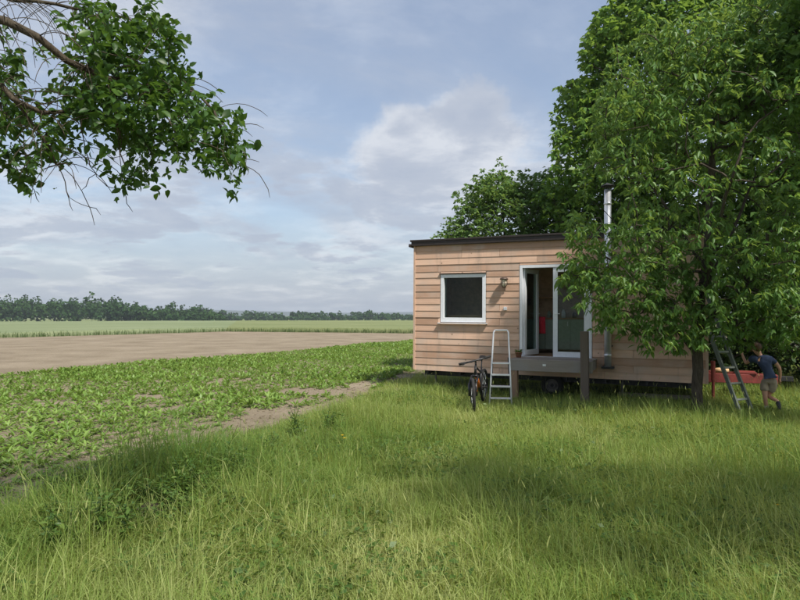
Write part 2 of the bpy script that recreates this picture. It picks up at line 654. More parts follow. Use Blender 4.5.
def raised_field(name, poly_near, poly_far, mat, label, h=.5):
    """a standing crop: closed block h tall that follows the terrain"""
    n = len(poly_near)
    m = 30
    verts = []
    for j in range(m + 1):
        t = (j / m) ** 2
        for i in range(n):
            x = poly_near[i][0] * (1 - t) + poly_far[i][0] * t
            y = poly_near[i][1] * (1 - t) + poly_far[i][1] * t
            verts.append((x, y, float(terrain_z(x, y)) + h + .05 * math.sin(x * 1.3 + y * .7)))
    faces = []
    for j in range(m):
        for i in range(n - 1):
            a = j * n + i
            faces.append((a, a + 1, a + n + 1, a + n))
    b = len(verts)
    for i in range(n):
        verts.append((poly_near[i][0], poly_near[i][1], -.05))
    for i in range(n - 1):
        faces.append((b + i, b + i + 1, i + 1, i))
    me = bpy.data.meshes.new(name)
    me.from_pydata(verts, [], faces)
    me.polygons.foreach_set('use_smooth', [True] * len(faces))
    return tag(link(name, me, mat), label, kind='structure')


nl = [(-110, 5), (-70, 27.5), (-50, 39.5), (-33, 49.6), (-26, 59.5), (-19.8, 68.6)]
fl = [(-480, 120), (-330, 260), (-250, 330), (-190, 370), (-150, 390), (-105, 400)]
raised_field('wheat_field', nl, fl, M['wheat'], 'pale grey green field of unripe wheat', .45)
nr = [(-19.8, 68.6), (-10, 65.5), (1.0, 61.6), (20, 56), (60, 48)]
frr = [(-105, 400), (-40, 420), (40, 420), (160, 400), (320, 330)]
raised_field('barley_field', nr, frr, M['barley'], 'yellowish green field of ripening grain', .45)


def blades_geo(pos, h, wid, lean, dirang, tint, bendk=1.0):
    """tapering bent blades: 5 verts, a quad and a triangle"""
    n = len(pos)
    c, s = np.cos(dirang), np.sin(dirang)
    fa = dirang + rng.uniform(-1.2, 1.2, n) + math.pi / 2
    sd = np.stack([np.cos(fa), np.sin(fa), np.zeros(n)], 1) * (wid / 2)[:, None]
    ld = np.stack([c, s, np.zeros(n)], 1)
    v = np.empty((n, 5, 3), np.float32)
    mid = pos + ld * (lean * h * .28)[:, None]
    mid[:, 2] += h * .55
    tip = pos + ld * (lean * h * bendk)[:, None]
    tip[:, 2] += h * np.clip(1 - .35 * lean * lean, .35, 1)
    v[:, 0] = pos - sd
    v[:, 1] = pos + sd
    v[:, 2] = mid + sd * .8
    v[:, 3] = mid - sd * .8
    v[:, 4] = tip
    off = (np.arange(n) * 5)[:, None]
    return v.reshape(-1, 3), np.array([[0, 1, 2, 3]]) + off, np.array([[3, 2, 4]]) + off, np.repeat(tint, 5)


# ragged stalks along the edges of the standing grain
ep = []
for poly in (nl[1:], nr):
    for (x0, y0), (x1, y1) in zip(poly[:-1], poly[1:]):
        L = math.hypot(x1 - x0, y1 - y0)
        k = int(L * 70)
        t = rng.random(k)
        ep.append(np.column_stack([x0 + (x1 - x0) * t + rng.normal(0, .25, k), y0 + (y1 - y0) * t + rng.normal(0, .25, k), np.zeros(k)]))
ep = np.concatenate(ep)
n = len(ep)
v, q, t3, ti = blades_geo(ep, rng.uniform(.3, .62, n), rng.uniform(.02, .05, n), rng.uniform(0, .5, n), rng.uniform(0, 6.28, n), rng.random(n))
tag(link('grain_stalks', np_mesh('grain_stalks', v, [q, t3], ti), M['wheat_blade']), 'ragged green stalks along the edge of the grain fields', 'grain', kind='stuff')

# low hills on the horizon
hv, hf = [], []
NX = 70
for j, (rr, hh) in enumerate(((3300, 0), (3700, .7), (4100, 1), (4400, .6))):
    for i in range(NX):
        a = R(150 - 140 * i / (NX - 1))
        hgt = 16 + 22 * vnoise(np.array([[i * .17, 0.]]), 2)[0] + 7 * vnoise(np.array([[i * .6, 0.]]), 5)[0]
        hv.append((rr * math.cos(a), rr * math.sin(a), -4.5 + hgt * hh))
for j in range(3):
    for i in range(NX - 1):
        a = j * NX + i
        hf.append((a, a + NX, a + NX + 1, a + 1))
me = bpy.data.meshes.new('hills')
me.from_pydata(hv, [], hf)
me.polygons.foreach_set('use_smooth', [True] * len(hf))
tag(link('hills', me, M['hill']), 'low blue hills on the far horizon', kind='structure')


# ------------------------------------------------------------------ trees
def skeleton(trunk_lines, targets, g, step=.22, angle_w=.55):
    """grow branches from given limb polylines to target points; returns pos, parent"""
    pos, par = [], []
    ends = {}
    for line in trunk_lines:
        prev = -1
        pts = [np.array(p, float) for p in line]
        if pos:
            dd = np.linalg.norm(np.array(pos) - pts[0], axis=1)
            prev = int(np.argmin(dd))
            if dd[prev] < .05:
                pts = [pos[prev]] + pts[1:]
        for a, b in zip(pts[:-1], pts[1:]):
            k = max(1, int(np.linalg.norm(b - a) / step))
            for i in range(k + (0 if b is not pts[-1] else 1)):
                p = a + (b - a) * i / k
                if i == 0 and prev >= 0 and np.linalg.norm(p - pos[prev]) < 1e-6:
                    continue
                pos.append(p + g.normal(0, step * .06, 3))
                par.append(prev)
                prev = len(pos) - 1
    P = np.zeros((len(pos) + len(targets) * 40, 3))
    P[:len(pos)] = pos
    n = len(pos)
    par = list(par)
    dep = np.zeros(len(P))
    for i in range(n):
        dep[i] = dep[par[i]] + step if par[i] >= 0 else 0
    root = P[0].copy()
    order = np.argsort(np.linalg.norm(targets - P[:n].mean(0), axis=1))
    tips = []
    for ti in order:
        t = targets[ti]
        d = t - P[:n]
        dist = np.linalg.norm(d, axis=1)
        cost = dist + .12 * dep[:n] + angle_w * np.maximum(0, -d[:, 2]) * .6
        i = int(np.argmin(cost))
        L = dist[i]
        if L < .08:
            tips.append(i)
            continue
        pd = P[i] - P[par[i]] if par[i] >= 0 else np.array([0, 0, 1.])
        pd = pd / (np.linalg.norm(pd) + 1e-9)
        c = P[i] + (pd * .35 + (t - P[i]) / L * .5) * L * .5 + np.array([0, 0, .1 * L])
        k = max(2, min(30, int(L / step)))
        prev = i
        for s in range(1, k + 1):
            u = s / k
            p = (1 - u) ** 2 * P[i] + 2 * u * (1 - u) * c + u * u * t
            if s < k:
                p = p + g.normal(0, step * .09, 3)
            P[n] = p
            par.append(prev)
            dep[n] = dep[prev] + L / k
            prev = n
            n += 1
        tips.append(prev)
    return P[:n], np.array(par), tips


def radii(P, par, tip_r, expo=2.35, rmax=1.0):
    n = len(P)
    acc = np.zeros(n)
    r = np.zeros(n)
    order = np.argsort(-np.arange(n))
    for i in order:
        if acc[i] == 0:
            acc[i] = tip_r ** expo
        r[i] = acc[i] ** (1 / expo)
        if par[i] >= 0:
            acc[par[i]] += acc[i]
    return np.minimum(r, rmax)


def wood_mesh(name, P, par, r, sides=6, thin=4):
    n = len(P)
    kids = [[] for _ in range(n)]
    for i, p in enumerate(par):
        if p >= 0:
            kids[p].append(i)
    mb = MB()
    done = np.zeros(n, bool)
    starts = [i for i in range(n) if par[i] < 0]
    stack = list(starts)
    while stack:
        s = stack.pop()
        chain = [par[s], s] if par[s] >= 0 else [s]
        cur = s
        while kids[cur]:
            ks = sorted(kids[cur], key=lambda k: -r[k])
            stack += ks[1:]
            cur = ks[0]
            chain.append(cur)
        if len(chain) < 2:
            continue
        rr = [float(r[c]) for c in chain]
        if par[s] >= 0:
            rr[0] = min(rr[0], rr[1] * 1.15)
        rr[-1] *= .5
        mb.tube([P[c] for c in chain], rr, sides if max(rr) > .02 else thin, cap=False)
    me = bpy.data.meshes.new(name)
    me.from_pydata(mb.v, [], mb.f)
    me.polygons.foreach_set('use_smooth', [True] * len(me.polygons))
    return me


def in_ellipsoids(n, ells, g, shell=.0, keep=None):
    """sample points in a union of ellipsoids (cx,cy,cz,rx,ry,rz,weight), denser towards the outside"""
    wts = np.array([e[6] if len(e) > 6 else e[3] * e[4] * e[5] for e in ells])
    wts = wts / wts.sum()
    out_ = []
    tries = 0
    while len(out_) < n and tries < 60:
        tries += 1
        ks = g.choice(len(ells), n, p=wts)
        d = rand_dirs(n, g)
        rr = (shell + (1 - shell) * g.random(n)) ** (1 / 2.2)
        for k, dd, q in zip(ks, d, rr):
            e = ells[k]
            p = np.array(e[:3]) + dd * q * np.array(e[3:6])
            if keep is None or keep(p):
                out_.append(p)
            if len(out_) >= n:
                break
    return np.array(out_)


def leaf_clusters(tips, dirs, g, shoots, per, spread, Lr, asp, droop, flat=.6):
    """rosettes of leaves round short shoots at each tip; returns base,dir,normal,length,width,shoot id"""
    nT = len(tips)
    c = np.repeat(tips, shoots, 0) + g.normal(0, 1, (nT * shoots, 3)) * spread
    sd = unit(np.repeat(dirs, shoots, 0) * .5 + g.normal(0, .55, (nT * shoots, 3)))
    n = len(c) * per
    base = np.repeat(c, per, 0) + g.normal(0, 1, (n, 3)) * .02 + np.repeat(sd, per, 0) * g.uniform(-.08, .06, (n, 1))
    az = g.uniform(0, 6.283, n)
    h = np.stack([np.cos(az), np.sin(az), np.zeros(n)], 1)
    d = unit(h + np.repeat(sd, per, 0) * .5 + np.array([0, 0, -1.]) * (droop + g.normal(0, .35, n))[:, None])
    nr = unit(np.array([0, 0, 1.]) * flat + g.normal(0, .45, (n, 3)) + h * .2)
    L = g.uniform(Lr[0], Lr[1], n)
    return base, d, nr, L, L * asp * g.uniform(.85, 1.15, n), np.repeat(np.arange(len(c)), per)


def foliage_mesh(name, cl, g, tint_bias=0.0, bias_fn=None, simple=False):
    base, d, nr, L, W, sid = cl
    sh = g.random(sid.max() + 1)
    tint = np.clip(.45 * sh[sid] + .4 * g.random(len(base)) + tint_bias, 0, 1)
    if bias_fn is not None:
        tint = np.clip(tint + bias_fn(base), 0, 1)
    if simple:
        v, q = leaves_simple(base, d, nr, L, W)
        return np_mesh(name, v, [q], np.repeat(tint, 4))
    v, q, t = leaves_geo(base, d, nr, L, W)
    return np_mesh(name, v, [q, t], np.repeat(tint, 7))


def tip_dirs(P, par, tips):
    return unit(np.array([P[i] - P[par[i]] if par[i] >= 0 else (0, 0, 1) for i in tips]))


# house frame (needed to keep branches out of it)
HA = np.array([.384, 15.35])
HU = np.array([.9095, -.4157])
HIN = np.array([.4157, .9095])
YAW = math.atan2(HU[1], HU[0])
HL, HW = 6.62, 2.5


def house_xy(p):
    d = np.asarray(p)[..., :2] - HA
    return d @ HU, d @ HIN


def hworld(x, y, z=0.0):
    p = HA + HU * x + HIN * y
    return Vector((p[0], p[1], z))


def clear_of_house(p):
    a, b = house_xy(p)
    return not (-.25 < a < HL + .2 and -.30 < b < HW + .3 and p[2] < 4.05)


def make_tree(name, root, limbs, ells, n_t, leafargs, mat, barkm, label, seed, tip_r=.006, rmax=.3, group=None,
              keep=clear_of_house, shell=.25, step=.25, bias_fn=None, cat='tree', sides=7, simple=True):
    g = np.random.default_rng(seed)
    tg = in_ellipsoids(n_t, ells, g, shell, keep)
    P, par, tips = skeleton(limbs, tg, g, step)
    r = radii(P, par, tip_r, 2.35, rmax)
    # root flare
    d0 = np.linalg.norm(P - P[0], axis=1)
    low = (P[:, 2] - P[0][2] < .35) & (d0 < .5)
    r[low] *= 1 + .5 * (1 - (P[low, 2] - P[0][2]) / .35) ** 2
    e = empty(name, root)
    tag(e, label, cat, group)
    P2 = P - np.array(root)
    link('trunk', wood_mesh('trunk', P2, par, r, sides), barkm, e)
    cl = leaf_clusters(P[tips], tip_dirs(P, par, tips), g, **leafargs)
    cl[0][:] -= np.array(root)
    if keep is not None:
        ok = np.array([keep(b + np.array(root)) for b in cl[0]])
        cl = tuple(c[ok] for c in cl)
    link('crown', foliage_mesh('crown', cl, g, bias_fn=bias_fn, simple=simple), mat, e)
    return e


def cherry_keep(p):
    if not clear_of_house(p):
        return False
    x = 400 + p[0] / p[1] * F_PX
    y = HOR - (p[2] - CAM_H) / p[1] * F_PX
    if x < np.interp(y, [0, 40, 100, 150, 185, 215, 240, 290, 320, 335, 350], [632, 615, 596, 588, 580, 570, 563, 556, 575, 600, 640]):
        return False
    if y > np.interp(x, [555, 600, 640, 690, 710, 745, 775, 800], [325, 345, 352, 352, 364, 350, 347, 360]):
        return False
    if 605 < x < 692 and 285 < y < 350 and hash((round(p[0] * 4), round(p[1] * 4), round(p[2] * 6))) % 100 < 20:
        return False                                       # open layers low on the house side
    return not (594 < x < 621 and 176 < y < 222)          # clear of the hot flue


# the cherry tree in front of the trailer house
cr = (5.45, 11.0, 0)
limbs = [[(5.45, 11, 0), (5.44, 11, .6), (5.42, 11.0, 1.15), (5.5, 10.95, 2.0), (5.6, 10.9, 3.2), (5.7, 10.9, 4.6), (5.8, 10.9, 6.2)],
         [(5.42, 11.0, 1.15), (5.1, 10.95, 1.55), (4.6, 10.9, 2.2), (4.0, 10.8, 2.8), (3.5, 10.8, 3.1)],
         [(5.46, 10.98, 1.6), (6.0, 10.7, 2.3), (6.8, 10.3, 2.9), (7.7, 10.0, 3.1)],
         [(5.5, 10.95, 2.0), (5.4, 10.4, 2.8), (5.3, 9.8, 3.6), (5.2, 9.3, 4.2)],
         [(5.5, 10.95, 2.2), (6.2, 11.2, 3.4), (6.9, 11.6, 4.6)],
         [(5.55, 10.93, 2.8), (4.9, 11.0, 3.9), (4.3, 11.1, 4.9)]]
ells = [(5.7, 10.6, 4.6, 2.7, 2.1, 2.3), (5.0, 10.7, 5.8, 1.6, 1.3, 1.4, 6), (6.8, 10.5, 6.3, 1.6, 1.3, 1.3, 6), (3.95, 10.7, 3.0, 1.1, 1.0, 1.15, 4.0), (7.3, 10.2, 2.75, 1.6, 1.4, 1.25),
        (5.9, 10.8, 6.5, 1.5, 1.3, 1.0), (6.7, 9.6, 2.15, 1.2, .8, .75, 1.6), (5.9, 9.8, 2.35, .7, .7, .6, .7),
        (4.6, 10.8, 2.0, .9, .6, .45, .5), (3.35, 10.7, 2.45, .5, .6, .4, .4), (7.9, 9.9, 4.3, 1.1, 1.3, 1.0), (7.2, 9.7, 1.75, 1.2, .8, .5, 1.3), (6.2, 10.2, 1.75, .6, .6, .45, .5), (5.0, 10.5, 1.65, 1.0, .6, .3, .9), (4.6, 10.7, 1.8, .8, .6, .28, 1.1), (4.1, 10.6, 2.15, .7, .6, .35, 1.0), (5.2, 10.4, 2.4, .8, .7, .5, .9), (6.1, 10.4, 1.5, .4, .4, .2, .3)]
make_tree('cherry_tree', cr, limbs, ells, 1060,
          dict(shoots=5, per=9, spread=.16, Lr=(.06, .165), asp=.35, droop=.85), M['cherry_leaf'], M['bark'],
          'cherry tree with drooping pointed leaves in front of the wooden trailer house', 21, .0075, .17, keep=cherry_keep, simple=False,
          bias_fn=lambda b: .18 * (vnoise(b[:, [0, 2]], 6, .9) - .5))

def walnut_keep(p):
    x = 400 + p[0] / p[1] * F_PX
    y = HOR - (p[2] - CAM_H) / p[1] * F_PX
    return clear_of_house(p) and x > np.interp(y, [-100, 0, 15, 40, 60, 72, 85, 100, 130, 165, 200], [640, 606, 594, 584, 582, 588, 558, 550, 555, 546, 530])


# large tree behind the house
ells = [(9.6, 18.5, 8.5, 4.6, 3.6, 4.8), (6.3, 18.0, 6.5, 2.1, 2.2, 2.2, 16), (7.0, 18.4, 9.4, 1.9, 2.0, 1.9, 16), (12.5, 17.5, 7, 3.5, 3, 3.5),
        (8.4, 18.2, 11.6, 2.3, 2.2, 1.8, 8), (5.6, 18.2, 5.0, 1.1, 1.4, 1.2, 3), (10.5, 17.0, 4.2, 3.0, 2, 1.8, 7)]
make_tree('walnut_tree', (9.4, 18.6, 0),
          [[(9.4, 18.6, 0), (9.45, 18.6, 2.0), (9.4, 18.5, 4.0), (9.6, 18.5, 7), (9.6, 18.5, 10.5)],
           [(9.45, 18.6, 2.2), (8.3, 18.4, 4.2), (7.2, 18.2, 6.0), (6.4, 18.0, 7.2)],
           [(9.42, 18.6, 3.0), (11, 18.2, 5.0), (12.6, 17.8, 7.0)],
           [(9.4, 18.5, 4.0), (8.3, 18.3, 7.0), (7.3, 18.3, 9.2)]],
          ells, 2000, dict(shoots=6, per=8, spread=.27, Lr=(.14, .21), asp=.48, droop=.4), M['walnut_leaf'], M['bark'],
          'very tall dense tree rising behind the roof of the wooden trailer house', 22, .007, .3, step=.4, shell=.45, keep=walnut_keep)

# smaller tree to the left behind the roof
ells = [(3.7, 20.5, 4.9, 2.0, 1.9, 1.9), (2.2, 20.4, 3.9, 1.0, 1.2, 1.0, 3), (5.2, 20.6, 4.9, 1.4, 1.5, 1.9, 5), (3.3, 20.5, 6.0, .9, 1.0, .8, 1.5),
        (1.75, 20.3, 4.3, .4, .5, .55, .6), (4.4, 20.4, 3.2, 2.6, 1.4, 1.2, 4)]
make_tree('fruit_tree', (3.8, 20.8, 0),
          [[(3.8, 20.8, 0), (3.75, 20.7, 1.4), (3.7, 20.6, 2.6), (3.6, 20.5, 4.4), (3.5, 20.5, 5.9)],
           [(3.75, 20.7, 1.6), (3.0, 20.5, 2.8), (2.3, 20.4, 3.8)], [(3.72, 20.65, 2.0), (4.5, 20.6, 3.2), (5.3, 20.6, 4.6)]],
          ells, 900, dict(shoots=5, per=9, spread=.2, Lr=(.10, .16), asp=.46, droop=.3), M['small_leaf'], M['bark'],
          'lower round tree behind the left end of the dark roof', 23, .006, .16, step=.3)

# tree on the right whose crown leans into the picture
ells = [(8.2, 9.3, 7.4, 1.6, 1.4, 1.4), (7.1, 9.1, 6.3, 1.0, 1.0, 1.0, 3), (7.0, 9.0, 7.6, .9, .8, .7, 1.5)]
make_tree('walnut_tree', (9.9, 8.3, 0),
          [[(9.9, 8.3, 0), (9.85, 8.35, 1.8), (9.6, 8.5, 3.4), (9.0, 8.7, 5.0), (8.4, 8.9, 6.6)], [(9.6, 8.5, 3.4), (8.6, 8.8, 4.9), (7.5, 9.0, 6.0)]],
          ells, 400, dict(shoots=5, per=9, spread=.18, Lr=(.10, .16), asp=.48, droop=.35), M['walnut_leaf'], M['bark'],
          'dark leaved tree leaning in above the cherry tree and the climbing child', 24, .006, .17, step=.3)

# tree beside the camera that throws the broad shade over the meadow
ells = [(4.4, 2.5, 5.2, 2.0, 1.5, 1.1), (6.3, 1.9, 5.4, 2.0, 1.8, 1.4), (3.1, 3.6, 5.2, 1.1, 1.0, .6, 2.2)]
make_tree('fruit_tree', (6.2, 1.4, 0),
          [[(6.2, 1.4, 0), (6.15, 1.45, 1.5), (5.9, 1.6, 3.0), (5.2, 1.8, 4.4), (4.5, 2.0, 5.4)], [(5.9, 1.6, 3.0), (6.5, 1.7, 4.5), (7.0, 1.7, 5.6)]],
          ells, 230, dict(shoots=4, per=8, spread=.22, Lr=(.09, .14), asp=.48, droop=.35), M['small_leaf'], M['bark'],
          'tree beside the meadow that shades the long grass', 25, .006, .17, step=.35)

# shrubs behind the drawbar and the child
bush_spec = [(8.4, 15.9, 1.6, 1.4, 4.2), (10.2, 14.9, 1.8, 1.5, 4.4), (12.0, 13.8, 1.8, 1.6, 4.4), (7.0, 17.6, 1.6, 1.4, 2.8), (13.8, 12.2, 1.8, 1.6, 3.0), (11.4, 16.6, 2.2, 1.8, 3.6), (9.0, 18.2, 2.0, 1.6, 3.4), (14.5, 15.5, 2.6, 2.0, 4.2)]
bush_lab = ['dark leafy shrub behind the red drawbar', 'broad dark shrub behind the climbing child', None, None, None, None, None, None]
for i, (x, y, rx, ry, h) in enumerate(bush_spec):
    make_tree('shrub', (x, y, 0), [[(x, y, 0), (x + .05, y, .5), (x, y + .05, h * .55)], [(x + .02, y, .2), (x - rx * .4, y - .2, h * .4)], [(x + .02, y, .2), (x + rx * .4, y - .2, h * .4)]],
              [(x, y, h * .5, rx, ry, h * .5)], 230, dict(shoots=5, per=8, spread=.2, Lr=(.09, .15), asp=.5, droop=.25), M['bush_leaf'], M['bark'],
              bush_lab[i] or 'dense shrub in the dark thicket to the right of the trailer house', 40 + i, .006, .05,
              group='shrubs behind the trailer house', cat='shrub', shell=.4, keep=lambda p: clear_of_house(p) and p[2] > .05)


# the tree on the left whose branch hangs into the picture
def left_tree():
    g = np.random.default_rng(31)
    Y0 = 4.6
    root = np.array((-6.4, 5.2, 0))

    def ip(px, py, dy=0.0):
        return tuple(at(px, py, Y0 + dy))
    limbs = [[tuple(root), (-6.35, 5.2, 1.2), (-6.1, 5.1, 2.6), (-5.3, 4.9, 3.5), ip(-180, -10, .1), ip(-60, 8, -.3), ip(0, 18, -.6), ip(32, 32, -.6), ip(62, 56, -.45), ip(100, 74, -.3), ip(140, 84, -.15), ip(168, 82), ip(196, 92), ip(214, 110), ip(224, 138), ip(228, 162)],
             [ip(-60, 8, -.3), ip(-10, -8, .0), ip(50, 0, .3), ip(100, 8, .35), ip(140, 20, .4)],
             [ip(-60, 8, -.3), ip(-20, 70, -.5), ip(10, 98, -.55), ip(40, 112, -.45), ip(85, 112, -.2), ip(120, 125, -.2)],
             [ip(10, 98, -.55), ip(35, 130, -.4), ip(55, 165, -.3)],
             [(-6.1, 5.1, 2.6), (-6.7, 5.4, 4.2), (-6.9, 5.6, 5.6)]]
    ell = [(118, 55, 60, 45), (60, 95, 60, 60), (150, 112, 42, 42), (28, 150, 28, 36), (204, 106, 16, 14), (224, 150, 6, 22),
           (122, 168, 24, 14), (185, 130, 24, 30), (15, 70, 30, 60), (110, 12, 50, 16), (165, 60, 25, 30), (100, 130, 40, 25), (135, 20, 24, 16), (226, 164, 5, 18), (223, 140, 7, 18), (215, 116, 9, 12)]
    wt = np.array([a * b for _, _, a, b in ell], float)
    wt[-3:] *= 3
    wt /= wt.sum()
    tg = []
    for k in g.choice(len(ell), 400, p=wt):
        cx, cy, a, b = ell[k]
        th = g.uniform(0, 6.283)
        q = math.sqrt(g.random())
        px, py = cx + a * q * math.cos(th), cy + b * q * math.sin(th)
        if ((62 < px < 108 and 128 < py < 160) or (px < 75 and py < 55) or (10 < px < 62 and 55 < py < 120)) and g.random() < .85:
            continue
        tg.append(tuple(at(px, py, Y0 + g.normal(0, .32))))
    tg += list(in_ellipsoids(190, [(-4.9, 5.0, 4.6, 1.3, 1.2, 1.0), (-6.6, 5.4, 5.4, 1.8, 1.7, 1.4), (-3.0, 5.0, 5.3, 1.3, .9, .6), (-5.5, 4.2, 3.6, .9, .8, .6)], g, .2))
    tg = np.array(tg)
    P, par, tips = skeleton(limbs, tg, g, .12, .2)
    n_limb = int(sum(max(1, np.linalg.norm(np.diff(np.array(l), axis=0), axis=1).sum() / .12) for l in limbs) * .9)
    n_main = int(np.linalg.norm(np.diff(np.array(limbs[0]), axis=0), axis=1).sum() / .12 * .9)
    # bare twigs that hang down under the leaves
    P_, par_ = list(P), list(par)
    for (sx, sy, pts) in ((42, 112, [(52, 140), (58, 165), (66, 190), (70, 212)]), (70, 112, [(82, 150), (92, 172), (80, 190)]),
                          (120, 125, [(118, 165), (124, 195), (132, 212)]), (66, 190, [(80, 205), (100, 212)]), (30, 120, [(22, 160), (30, 185), (37, 203)]),
                          (92, 172, [(106, 186), (118, 190)]), (15, 98, [(48, 160), (42, 172)]), (224, 130, [(236, 140), (246, 158), (247, 176)])):
        s = np.array(at(sx, sy, Y0 - .25))
        i = int(np.argmin(np.linalg.norm(np.array(P_) - s, axis=1)))
        prev = i
        last = np.array(P_[i])
        for (x, y) in pts:
            p = np.array(at(x, y, Y0 - .25 + g.normal(0, .05)))
            for u in (.35, .7, 1.0):
                P_.append(last + (p - last) * u + g.normal(0, .008, 3))
                par_.append(prev)
                prev = len(P_) - 1
            last = p
    # many thin bare twigs arching down from the limbs
    lim = [i for i in range(n_limb) if P_[i][0] > -3.3]
    for _ in range(210):
        i = int(g.choice(lim))
        prev, p = i, np.array(P_[i])
        d = unit(np.array([g.normal(.35, .6), g.normal(-.1, .35), g.normal(.25, .35)]))
        for k in range(int(g.integers(4, 9))):
            d = unit(d + np.array([g.normal(0, .12), g.normal(0, .1), -.24]))
            p = p + d * .065
            P_.append(p.copy())
            par_.append(prev)
            prev = len(P_) - 1
    P, par = np.array(P_), np.array(par_)
    r = radii(P, par, .0028, 2.3, .16)
    r[:n_main] = np.maximum(r[:n_main], np.interp(P[:n_main, 0], [-6.4, -4.5, -2.7, -1.9, -1.2], [.13, .065, .03, .017, .004]))
    e = empty('plum_tree', tuple(root))
    tag(e, 'leafy branch of a tree reaching in under the sky above the crop field', 'tree')
    link('trunk', wood_mesh('trunk', P - root, par, r, 7), M['bark_light'], e)
    cl = list(leaf_clusters(P[tips], tip_dirs(P, par, tips), g, shoots=3, per=6, spread=.07, Lr=(.05, .085), asp=.56, droop=.45))
    base, d, nr, L, W, sid = cl
    # pixel size decides which leaves become parts of their own
    px = 400 + base[:, 0] / base[:, 1] * F_PX
    py = HOR - (base[:, 2] - CAM_H) / base[:, 1] * F_PX
    d_ = unit(d)
    side = unit(np.cross(d_, nr))
    nn = np.cross(side, d_)
    face = np.abs((unit(base - np.array([0, 0, CAM_H])) * nn).sum(1))
    size = L / base[:, 1] * (.3 + face)
    size[(px < 2) | (py < 2) | (px > 300)] = 0
    big = np.argsort(-size)[:300]
    mask = np.ones(len(base), bool)
    mask[big] = False
    rest = tuple(c[mask] for c in (base - root, d, nr, L, W, sid))
    tag(link('foliage', foliage_mesh('foliage', rest, g), M['plum_leaf'], e), kind='stuff')
    # a rounder leaf with a midrib fold, unit length along y
    prof = [(0, .0), (.12, .22), (.3, .44), (.5, .5), (.7, .4), (.88, .2), (1, 0)]
    lv, lf = [], []
    for y, x in prof:
        z = -.22 * y * y
        lv += [(-x, y, z + .18 * x), (0, y, z), (x, y, z + .18 * x)]
    for i in range(len(prof) - 1):
        a = i * 3
        lf += [(a, a + 1, a + 4, a + 3), (a + 1, a + 2, a + 5, a + 4)]
    lm = bpy.data.meshes.new('leaf')
    lm.from_pydata(lv, [], lf)
    lm.polygons.foreach_set('use_smooth', [True] * len(lf))
    lm.materials.append(M['plum_leaf_o'])
    for i in big:
        m = Matrix((Vector(side[i]), Vector(d_[i]), Vector(nn[i]))).transposed()
        if m.determinant() < 0:
            m = Matrix((Vector(-side[i]), Vector(d_[i]), Vector(nn[i]))).transposed()
        o = link('leaf', lm, None, e)
        o.location = base[i] - root
        o.rotation_euler = m.to_euler()
        o.scale = (W[i], L[i], L[i])


left_tree()


# ------------------------------------------------------------------ far trees
def far_crown(x, y, zb, h, wdt, g, n=170, qs=.75):
    """loose clumps of leaf-sized faces in a lumpy crown"""
    k = 7
    cen = g.normal(0, 1, (k, 3)) * np.array([wdt * .26, wdt * .26, h * .16]) + np.array([x, y, zb + h * .56])
    rad_ = g.uniform(.5, .85, k) * wdt * .42
    ks = g.integers(0, k, n)
    dd = rand_dirs(n, g)
    p = cen[ks] + dd * rad_[ks, None] * g.uniform(.7, 1.05, (n, 1)) * np.array([1, 1, min(1.6, h / wdt)])
    low = p[:, 2] < zb + .4
    p[low, 2] = zb + .4 + g.random(low.sum())
    nr = unit(dd + g.normal(0, .5, (n, 3)))
    a = unit(np.cross(nr, rand_dirs(n, g)))
    b = np.cross(nr, a)
    s = qs * g.uniform(.6, 1.3, (n, 1))
    v = np.stack([p - a * s - b * s * .5, p + a * s * .8 - b * s * .7, p + a * s + b * s * .6, p - a * s * .6 + b * s * .8], 1).reshape(-1, 3)
    return v, np.repeat(np.clip(g.normal(.45, .22, n) + g.normal(0, .12), 0, 1), 4)


gw = np.random.default_rng(77)
wv, wt_ = [], []
for i in range(150):
    px = -170 + 385 * (i / 150) + gw.normal(0, 4)
    Y = 400 + gw.uniform(-15, 60)
    top = float(np.interp(px, [-170, 0, 12, 45, 110, 125, 150, 190, 215], [298, 300, 299, 302, 301, 304, 307, 307, 311])) + gw.normal(0, 2.0)
    x = (px - 400) / F_PX * Y
    zb = -4.0
    h = CAM_H + (HOR - top) / F_PX * Y - zb
    v, t = far_crown(x, Y, zb, h, gw.uniform(7, 10.5), gw, 230, .8)
    wv.append(v)
    wt_.append(t)
wv = np.concatenate(wv)
wt_ = np.concatenate(wt_)
tag(link('distant_wood', np_mesh('distant_wood', wv, [np.arange(len(wv)).reshape(-1, 4)], wt_), M['far_leaf']),
    'dark wood along the far edge of the wheat field', 'wood', kind='stuff')

wv, wt_ = [], []
for i in range(120):
    px = 170 + 300 * (i / 120) + gw.normal(0, 2)
    Y = 590 + gw.uniform(-15, 30)
    top = 316.2 + gw.normal(0, .7)
    h = CAM_H + (HOR - top) / F_PX * Y + 4.2
    v, t = far_crown((px - 400) / F_PX * Y, Y, -4.2, h, 5.5, gw, 70, .8)
    wv.append(v)
    wt_.append(t)
wv = np.concatenate(wv)
wt_ = np.concatenate(wt_)
tag(link('distant_hedge', np_mesh('distant_hedge', wv, [np.arange(len(wv)).reshape(-1, 4)], wt_), M['far_leaf']),
    'low dark hedge running under the distant row of trees', 'hedge', kind='stuff')

